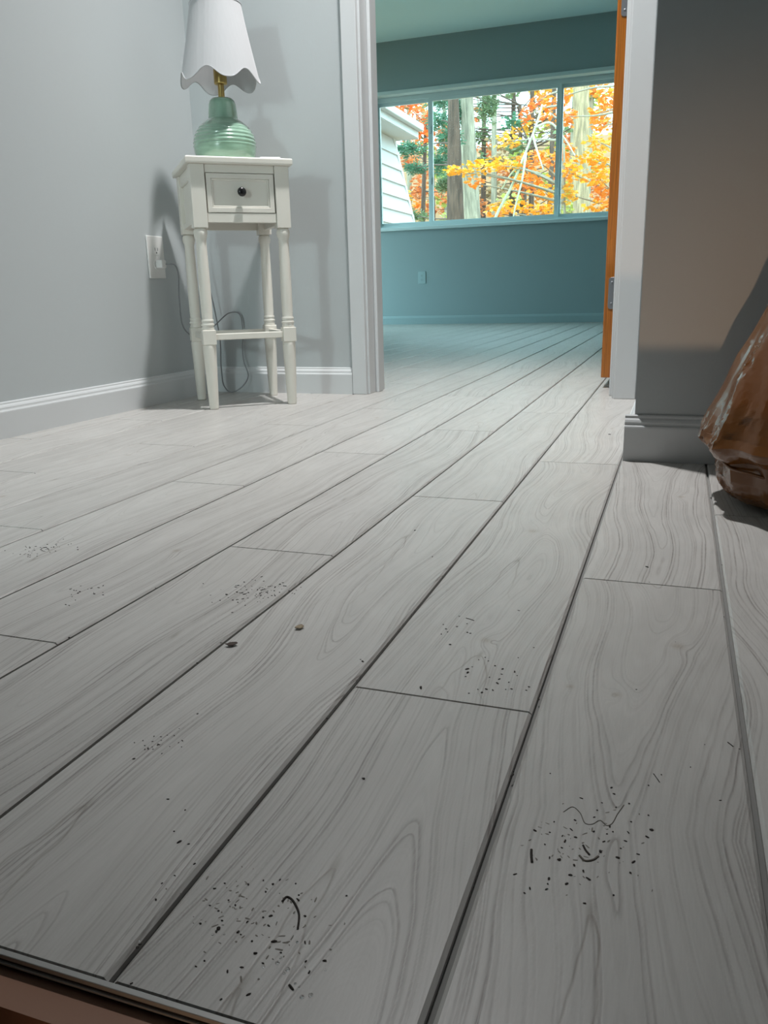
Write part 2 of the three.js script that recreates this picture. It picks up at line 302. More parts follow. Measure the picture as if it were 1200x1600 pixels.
// ---------------------------------------------------------------- window of the far room
{
  const w = structure(new THREE.Group(), 'wide three-part white sliding window looking out on autumn trees', 'window'); w.name = 'window_1'; scene.add(w);
  const zf = ZF - 0.10, zb = ZF - 0.165, fw = 0.045;
  mesh('window_frame', merge(box(WX0, WX1, WY0, WY0 + 0.030, zb, zf), box(WX0, WX1, WY1 - fw, WY1, zb, zf), box(WX0, WX0 + fw, WY0, WY1, zb, zf), box(WX1 - fw, WX1, WY0, WY1, zb, zf)), vinyl, w);
  mesh('window_sill', rbox(WX0 - 0.03, WX1 + 0.03, WY0 - 0.024, WY0 + 0.004, ZF - 0.10, ZF + 0.028, 0.004), vinyl, w);
  mesh('head_trim', rbox(WX0 - 0.02, WX1 + 0.02, WY1 - 0.01, WY1 + 0.022, ZF - 0.09, ZF + 0.012, 0.003), vinyl, w);
  const m1 = -7.9 * H, m2 = -3.86 * H, glass = phy(col(1, 1, 1), 0.02, { transmission: 1, thickness: 0, ior: 1.5 });
  const spans = [[WX0 + fw, m1, -0.028], [m1, m2, 0], [m2, WX1 - fw, -0.028]];
  spans.forEach(([a, b, dz], i) => {
    const z1 = zf - 0.006 + dz, z0 = z1 - 0.026, sw = 0.036, y0 = WY0 + 0.03, y1 = WY1 - fw;
    const aa = i === 1 ? a - 0.02 : a, bb = i === 1 ? b + 0.02 : b;
    const sash = mesh('sash', merge(box(aa, bb, y0, y0 + 0.03, z0, z1), box(aa, bb, y1 - 0.03, y1, z0, z1), box(aa, aa + sw, y0 + 0.03, y1 - 0.03, z0, z1), box(bb - sw, bb, y0 + 0.03, y1 - 0.03, z0, z1)), vinyl, w);
    mesh('pane', box(aa + sw, bb - sw, y0 + 0.03, y1 - 0.03, z0 + 0.011, z0 + 0.014), glass, sash);
    if (i === 1) for (const [lx, ly] of [[aa + 0.013, 0.35], [aa + 0.013, 0.75], [bb - 0.013, 0.2]]) mesh('latch', rbox(lx - 0.009, lx + 0.009, y0 + ly * (y1 - y0) - 0.03, y0 + ly * (y1 - y0) + 0.03, z1, z1 + 0.014, 0.003), vinyl, sash);
  });
}
// ---------------------------------------------------------------- outlets
const plasticWhite = plastic;
function outlet(name, label, pos, turn, plastic) {
  const o = thing(name, label, 'outlet', pos, turn);
  mesh('plate', rbox(-0.0385, 0.0385, -0.0575, 0.0575, 0, 0.0055, 0.0025), plastic, o);
  for (const y of [0.0195, -0.0195]) {
    const s = new THREE.Shape(); s.absellipse(0, 0, 0.0165, 0.0142, 0, Math.PI * 2); const g = new THREE.ExtrudeGeometry(s, { depth: 0.0012, bevelEnabled: false, curveSegments: 20 }); g.translate(0, y, 0.0055);
    const r = mesh('receptacle', g, plastic, o);
    mesh('slots', merge(box(-0.0072, -0.0054, y - 0.002, y + 0.006, 0.0066, 0.0069), box(0.0054, 0.0072, y - 0.002, y + 0.006, 0.0066, 0.0069), box(-0.002, 0.002, y - 0.0095, y - 0.0055, 0.0066, 0.0069)), dark, r);
  }
  const q = new THREE.SphereGeometry(0.003, 10, 6); q.scale(1, 1, 0.4); q.translate(0, 0, 0.0056); mesh('screw', q, plastic, o);
  return o;
}
outlet('wall_outlet', 'white double outlet with a plug on the left wall beside the table', [XL, 1.405 * H, -7.06 * H], Math.PI / 2, plasticWhite);
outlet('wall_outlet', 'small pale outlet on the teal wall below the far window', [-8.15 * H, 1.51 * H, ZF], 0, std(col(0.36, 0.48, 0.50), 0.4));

// ---------------------------------------------------------------- small white table
const TX = -4.02 * H, TZ = -7.14 * H, TA = 40 * Math.PI / 180;
{
  const t = thing('side_table', 'slim white wooden side table with one drawer and turned legs in the corner', 'table', [TX, 0, TZ], TA);
  const hx = 0.375 * H, hz = 0.405 * H, h = (v) => v * H;
  // top with a rounded edge
  const s = new THREE.Shape(), ax = 0.47 * H, az = 0.5 * H; s.moveTo(-ax, -az); s.lineTo(ax, -az); s.lineTo(ax, az); s.lineTo(-ax, az); s.lineTo(-ax, -az);
  const top = new THREE.ExtrudeGeometry(s, { depth: 0.009, bevelEnabled: true, bevelSize: 0.004, bevelThickness: 0.004, bevelSegments: 4, bevelOffset: -0.004 }); top.rotateX(-Math.PI / 2); top.translate(0, h(2.19) - 0.013, 0);
  mesh('tabletop', top, tableWhite, t);
  const y0 = h(1.652), y1 = h(2.19) - 0.017, p = 0.0195;               // apron and post half width
  // apron: back and side panels with a recessed field, front rails
  const fr = 0.003;
  mesh('apron', merge(box(-hx, hx, y0, y1, -hz - 0.012, -hz + 0.002)), tableWhite, t);
  for (const sx of [-1, 1]) {
    const xo = sx * (hx + 0.013), xi = sx * (hx - 0.002), lo = Math.min(xo, xi), hi = Math.max(xo, xi), z0 = -hz + p, z1 = hz - p;
    const a = mesh('side_panel', merge(rbox(lo, hi, y1 - 0.03, y1, z0, z1, 0.0012), rbox(lo, hi, y0, y0 + 0.014, z0, z1, 0.0012), box(sx > 0 ? lo : lo + 0.006, sx > 0 ? hi - 0.006 : hi, y0 + 0.012, y1 - 0.028, z0, z1)), tableWhite, t);
  }
  const zf = hz + 0.013, dx0 = -hx + p + 0.001, dx1 = hx - p - 0.001, dy0 = h(1.735), dy1 = h(2.06);
  mesh('front_rail', rbox(-hx + p, hx - p, dy1 + 0.0012, y1, hz - 0.004, zf - 0.001, 0.001), tableWhite, t);
  mesh('front_rail', rbox(-hx + p, hx - p, y0, dy0 - 0.0012, hz - 0.004, zf - 0.001, 0.001), tableWhite, t);
  // drawer
  const dr = mesh('drawer', merge(
    box(dx0 + 0.001, dx1 - 0.001, dy0, dy1, hz - 0.02, zf - 0.0055),
    rbox(dx0 + 0.0012, dx1 - 0.0012, dy1 - 0.0125, dy1, zf - 0.008, zf, 0.0014), rbox(dx0 + 0.0012, dx1 - 0.0012, dy0, dy0 + 0.0125, zf - 0.008, zf, 0.0014),
    rbox(dx0 + 0.0012, dx0 + 0.0137, dy0 + 0.011, dy1 - 0.011, zf - 0.008, zf, 0.0014), rbox(dx1 - 0.0137, dx1 - 0.0012, dy0 + 0.011, dy1 - 0.011, zf - 0.008, zf, 0.0014)), tableWhite, t);
  const bead = [];
  for (const [a, b, c, d] of [[dx0 + 0.0137, dx1 - 0.0137, dy1 - 0.0165, dy1 - 0.0125], [dx0 + 0.0137, dx1 - 0.0137, dy0 + 0.0125, dy0 + 0.0165], [dx0 + 0.0137, dx0 + 0.0177, dy0 + 0.0125, dy1 - 0.0125], [dx1 - 0.0177, dx1 - 0.0137, dy0 + 0.0125, dy1 - 0.0125]]) bead.push(rbox(a, b, c, d, zf - 0.007, zf - 0.002, 0.0016));
  mesh('moulding', merge(bead), tableWhite, dr);
  const kn = lathe([[0, 0], [0.0055, 0], [0.005, 0.004], [0.0045, 0.008], [0.0075, 0.011], [0.0105, 0.014], [0.0115, 0.018], [0.010, 0.022], [0.006, 0.0245], [0, 0.025]], 28); kn.rotateX(Math.PI / 2); kn.translate(0, (dy0 + dy1) / 2 + 0.002, zf - 0.005);
  const kk = mesh('knob', kn, std(col(0.006, 0.006, 0.007), 0.28), dr); kk.userData.label = 'round black knob';
  // legs: square post, turned shaft, block, tapered foot
  const shaft = lathe([[0, h(1.61)], [0.0125, h(1.61)], [0.0165, h(1.59)], [0.0178, h(1.565)], [0.0165, h(1.535)], [0.0138, h(1.515)], [0.0132, h(1.48)], [0.0142, h(1.30)], [0.0150, h(1.08)], [0.0146, h(0.87)], [0.0138, h(0.822)], [0.0158, h(0.816)], [0.0162, h(0.803)], [0.0150, h(0.795)], [0.0150, h(0.785)], [0.0172, h(0.778)], [0.0172, h(0.765)], [0.0150, h(0.758)], [0.0165, h(0.735)], [0.0165, h(0.72)], [0, h(0.72)]], 28);
  const foot = lathe([[0, h(0.60)], [0.0145, h(0.60)], [0.0175, h(0.585)], [0.0178, h(0.56)], [0.0168, h(0.45)], [0.0145, h(0.2)], [0.0125, 0.003], [0.0115, 0], [0, 0]], 28);
  for (const [sx, sz] of [[-1, 1], [1, 1], [-1, -1], [1, -1]]) {
    const g = merge(rbox(-p + 0.001, p - 0.001, h(1.607), y1, -p + 0.001, p - 0.001, 0.0016), shaft.clone(), rbox(-0.0178, 0.0178, h(0.592), h(0.725), -0.0178, 0.0178, 0.0022), foot.clone()); g.translate(sx * hx, 0, sz * hz * 0.985);
    mesh('leg', g, tableWhite, t);
  }
  const ys0 = h(0.632), ys1 = h(0.688);
  for (const sz of [-1, 1]) mesh('stretcher', rbox(-hx + 0.016, hx - 0.016, ys0, ys1, sz * hz - 0.007, sz * hz + 0.007, 0.002), tableWhite, t);
  for (const sx of [-1, 1]) mesh('stretcher', rbox(sx * hx - 0.007, sx * hx + 0.007, ys0, ys1, -hz + 0.016, hz - 0.016, 0.002), tableWhite, t);
}
// ---------------------------------------------------------------- lamp
const TOPY = 2.19 * H;
{
  const l = thing('table_lamp', 'green glazed ceramic lamp with a white scalloped shade on the small table', 'lamp', [TX - 0.012, TOPY, TZ - 0.004], 0);
  const pts = [[0, 0], [0.066, 0], [0.069, 0.002]];
  for (let k = 0; k <= 70; k++) {
    const a = k / 70, y = 0.003 + a * 0.117, q = (y - 0.049) / (y < 0.049 ? 0.08 : 0.074);
    let r = 0.083 * Math.sqrt(Math.max(0, 1 - q * q * (y < 0.049 ? 0.9 : 1)));
    if (y > 0.046 && y < 0.098) r += 0.0010 * Math.cos((y - 0.046) / 0.0095 * Math.PI * 2);
    if (y > 0.105 && r < 0.039) r = 0.039; pts.push([r, y]);
  }
  pts.push([0.0385, 0.121], [0.0378, 0.134], [0.0360, 0.150], [0.0330, 0.159], [0.0275, 0.1645], [0.012, 0.166], [0, 0.166]);
  const glaze = dataTex(64, 128, (x, y, c) => { const v = 1 + 0.05 * N2(x * 0.06, y * 0.07) + 0.03 * N2(x * 0.3, y * 0.3); c[0] = 140 * v; c[1] = 176 * v; c[2] = 154 * v; });
  mesh('ceramic_base', lathe(pts, 72), phy(col(1, 1, 1), 0.22, { map: glaze, clearcoat: 0.9, clearcoatRoughness: 0.07 }), l);
  mesh('neck_tube', merge(lathe([[0.0105, 0.165], [0.0085, 0.168], [0.0082, 0.20], [0.0082, 0.202]], 28)), brass, l);
  mesh('socket', merge(lathe([[0, 0.198], [0.012, 0.198], [0.0165, 0.200], [0.017, 0.203], [0.017, 0.235], [0.013, 0.238], [0.0125, 0.25], [0, 0.25]], 32)), brass, l);
  mesh('bulb', lathe([[0.012, 0.248], [0.014, 0.26], [0.024, 0.282], [0.029, 0.305], [0.024, 0.326], [0.012, 0.336], [0, 0.338]], 24), std(col(0.85, 0.85, 0.83), 0.3), l);
  // shade: slightly flared cone, six scallops along the lower rim
  const nu = 192, nv = 14, R0 = 0.1015, R1 = 0.0660, Y0 = 0.211, Y1 = 0.386, P = [], I = [];
  const rim = (a) => { const q = (a * 6 / (Math.PI * 2)) % 1, w = 0.5 + 0.5 * Math.cos(((q + 1) % 1) * Math.PI * 2); return Y0 - 0.015 + 0.026 * Math.pow(w, 1.25); };
  for (const th of [0, 0.0016]) for (let j = 0; j <= nv; j++) for (let i = 0; i <= nu; i++) {
    const a = i / nu * Math.PI * 2 + 0.12, y = rim(a - 0.12 + 0.98) + (Y1 - rim(a - 0.12 + 0.98)) * (j / nv), f = (y - Y0) / (Y1 - Y0), r = R1 + (R0 - R1) * Math.pow(1 - Math.max(f, -0.1), 1.12) - th;
    P.push(Math.sin(a) * r, y, Math.cos(a) * r);
  }
  const W1 = nu + 1, O = W1 * (nv + 1);
  for (let j = 0; j < nv; j++) for (let i = 0; i < nu; i++) { const a = j * W1 + i; I.push(a, a + 1, a + W1, a + 1, a + W1 + 1, a + W1, O + a + 1, O + a, O + a + W1, O + a + W1 + 1, O + a + 1, O + a + W1); }
  for (let i = 0; i < nu; i++) { I.push(i + 1, i, O + i, O + i + 1, i + 1, O + i); const b = nv * W1 + i; I.push(b, b + 1, O + b, b + 1, O + b + 1, O + b); }
  const g = new THREE.BufferGeometry(); g.setAttribute('position', new THREE.Float32BufferAttribute(P, 3)); g.setIndex(I); g.computeVertexNormals();
  const linen = dataTex(128, 128, (x, y, c) => { c[0] = c[1] = c[2] = 128 + 50 * Math.sin(x * 1.57) * 0.5 + 50 * Math.sin(y * 1.57) * 0.5 + 20 * N2(x * 0.4, y * 0.4); }, false); linen.repeat.set(6, 3);
  const sh = mesh('shade', toCreasedNormals(g, 0.6), phy(col(0.60, 0.61, 0.62), 0.9, { transmission: 0.18, thickness: 0 }), l);
  const tr = [], tb = []; for (let i = 0; i < 96; i++) { const a = i / 96 * Math.PI * 2, yy = rim(a + 0.98 - 0.12), f = (yy - Y0) / (Y1 - Y0), r = R1 + (R0 - R1) * Math.pow(1 - Math.max(f, -0.1), 1.12) + 0.0003; tr.push(new THREE.Vector3(Math.sin(a) * r, yy, Math.cos(a) * r)); tb.push(new THREE.Vector3(Math.sin(a) * R1, Y1, Math.cos(a) * R1)); }
  mesh('rim_piping', new THREE.TubeGeometry(new THREE.CatmullRomCurve3(tr, true), 192, 0.0013, 6, true), std(col(0.45, 0.46, 0.47), 0.8), sh);
  mesh('top_band', new THREE.TubeGeometry(new THREE.CatmullRomCurve3(tb, true), 128, 0.0016, 6, true), std(col(0.56, 0.57, 0.58), 0.8), sh);
}
{ // cord from the lamp over the table edge, down behind the table and up to the outlet
  const c = thing('lamp_cord', 'grey lamp cord hanging behind the table legs and plugged into the outlet', 'cord', [0, 0, 0]);
  const g = std(col(0.26, 0.27, 0.28), 0.5), hh = (x, y, z) => [x * H, y * H, z * H];
  mesh('cord', tube([hh(-4.31, 2.205, -7.36), hh(-4.42, 2.203, -7.42), hh(-4.52, 2.19, -7.46), hh(-4.62, 2.05, -7.56), hh(-4.75, 1.5, -7.72), hh(-4.69, 0.9, -7.79), hh(-4.655, 0.55, -7.80), hh(-4.654, 0.28, -7.78), hh(-4.61, 0.08, -7.74), hh(-4.51, 0.02, -7.71), hh(-4.40, 0.07, -7.74), hh(-4.342, 0.18, -7.80), hh(-4.40, 0.32, -7.84), hh(-4.428, 0.42, -7.87), hh(-4.418, 0.68, -7.89), hh(-4.45, 0.84, -7.89), hh(-4.56, 0.85, -7.88), hh(-4.68, 0.72, -7.74), hh(-4.76, 0.62, -7.5), hh(-4.79, 0.72, -7.33), hh(-4.78, 1.0, -7.28), hh(-4.73, 1.27, -7.22), hh(-4.71, 1.335, -7.13), hh(-4.755, 1.338, -7.062)], 0.0021, 260, 7), g, c);
  const pl = rbox(-0.012, 0.012, -0.011, 0.011, 0, 0.022, 0.004); pl.rotateY(Math.PI / 2); pl.translate(XL + 0.0068, 1.338 * H, -7.06 * H); mesh('plug', pl, plastic, c);
  const sw = rbox(-0.028, 0.028, 0, 0.011, -0.009, 0.009, 0.004); sw.rotateY(0.6); sw.translate(-3.60 * H, TOPY + 0.0005, -7.14 * H); const s2 = mesh('cord_switch', sw, plastic, c); s2.userData.label = 'white inline switch lying on the tabletop';
}
// ---------------------------------------------------------------- brown plastic bag
{
  const b = thing('plastic_bag', 'crumpled shiny brown plastic bag standing on the floor at the right edge', 'bag', [0.87 * H, 0, -4.17 * H]);
  const prof = [[0, 0.48], [0.03, 0.57], [0.08, 0.625], [0.14, 0.65], [0.185, 0.655], [0.215, 0.655], [0.245, 0.71], [0.285, 0.745], [0.4, 0.70], [0.6, 0.615], [0.8, 0.52], [0.95, 0.46], [1.15, 0.36], [1.35, 0.22], [1.5, 0.10], [1.56, 0.07]];
  const R = (y) => { for (let i = 1; i < prof.length; i++) if (y <= prof[i][0]) { const [a, ra] = prof[i - 1], [c, rc] = prof[i], t = (y - a) / (c - a); return ra + (rc - ra) * t; } return 0.07; };
  const nu = 260, nv = 200, P = [], I = [], ymax = 1.56;
  const ridge = (x, y, z) => 1 - Math.abs(N3(x, y, z));
  for (let j = 0; j <= nv; j++) for (let i = 0; i <= nu; i++) {
    const a = (i % nu) / nu * Math.PI * 2, y = ymax * Math.pow(j / nv, 1.1), cx = Math.cos(a), cz = Math.sin(a);
    let r = R(y); const up = Math.min(1, y / 0.5);
    // pleats running up to the gathered neck, flat facets and fine crinkles
    const pleat = (ridge(cx * 2.2 + y * 0.5, cz * 2.2, y * 0.5 + 3) - 0.55) * 0.06 * up;
    const facet = (ridge(cx * 1.5 + 5, y * 1.9 + cx, cz * 1.5) - 0.55) * 0.05;
    const crink = Math.max(0, N3(cx * 2 + 4, y * 2.4, cz * 2)) * ((ridge(cx * 8 + 2 + y * 3, y * 7, cz * 8) - 0.6) * 0.04 + (ridge(cx * 18, y * 17 + 4, cz * 18) - 0.6) * 0.018);
    const sag = 0.022 * Math.sin(a * 3 + 1) * Math.exp(-(((y - 0.25) / 0.1) ** 2));
    r *= 1 + pleat + facet + crink + sag;
    const wy = y > 0.15 && y < 0.33 ? 0.03 * N2(cx * 1.3 + 7, cz * 1.3) : 0;
    P.push(cx * r * H, Math.max(0.0005, (y + wy * 1) * H), cz * r * H * 0.94);
  }
  const W1 = nu + 1;
  for (let j = 0; j < nv; j++) for (let i = 0; i < nu; i++) { const a = j * W1 + i; I.push(a, a + W1, a + 1, a + 1, a + W1, a + W1 + 1); }
  const c0 = P.length / 3; P.push(0, 0.0005, 0); for (let i = 0; i < nu; i++) I.push(c0, i, i + 1);
  let g = new THREE.BufferGeometry(); g.setAttribute('position', new THREE.Float32BufferAttribute(P, 3)); g.setIndex(I); g = toCreasedNormals(g, 0.36);
  const film = phy(col(0.135, 0.048, 0.008), 0.2, { specularIntensity: 0.8, side: THREE.DoubleSide });
  mesh('bag_body', g, film, b);
  // folded seam around the lower part
  const seam = []; for (let i = 0; i < 80; i++) { const a = i / 80 * Math.PI * 2, r = (0.665 + 0.03 * N2(Math.cos(a) * 1.2 + 3, Math.sin(a) * 1.2)) * H, y = (0.215 + 0.035 * Math.sin(a * 2 + 0.6) + 0.02 * N2(Math.cos(a) * 2, Math.sin(a) * 2)) * H; seam.push(new THREE.Vector3(Math.cos(a) * r, y, Math.sin(a) * r * 0.94)); }
  const sg = new THREE.TubeGeometry(new THREE.CatmullRomCurve3(seam, true), 240, 0.0022, 5, true); mesh('folded_seam', sg, film, b);
  for (const s of [-1, 1]) { const e = tube([[0, 1.5 * H, 0], [s * 0.07 * H, 1.62 * H, 0.02 * H], [s * 0.26 * H, 1.78 * H, 0.05 * H], [s * 0.34 * H, 1.66 * H, 0.08 * H], [s * 0.30 * H, 1.5 * H, 0.08 * H]], 0.008, 30, 8); mesh('handle', e, film, b); }
}

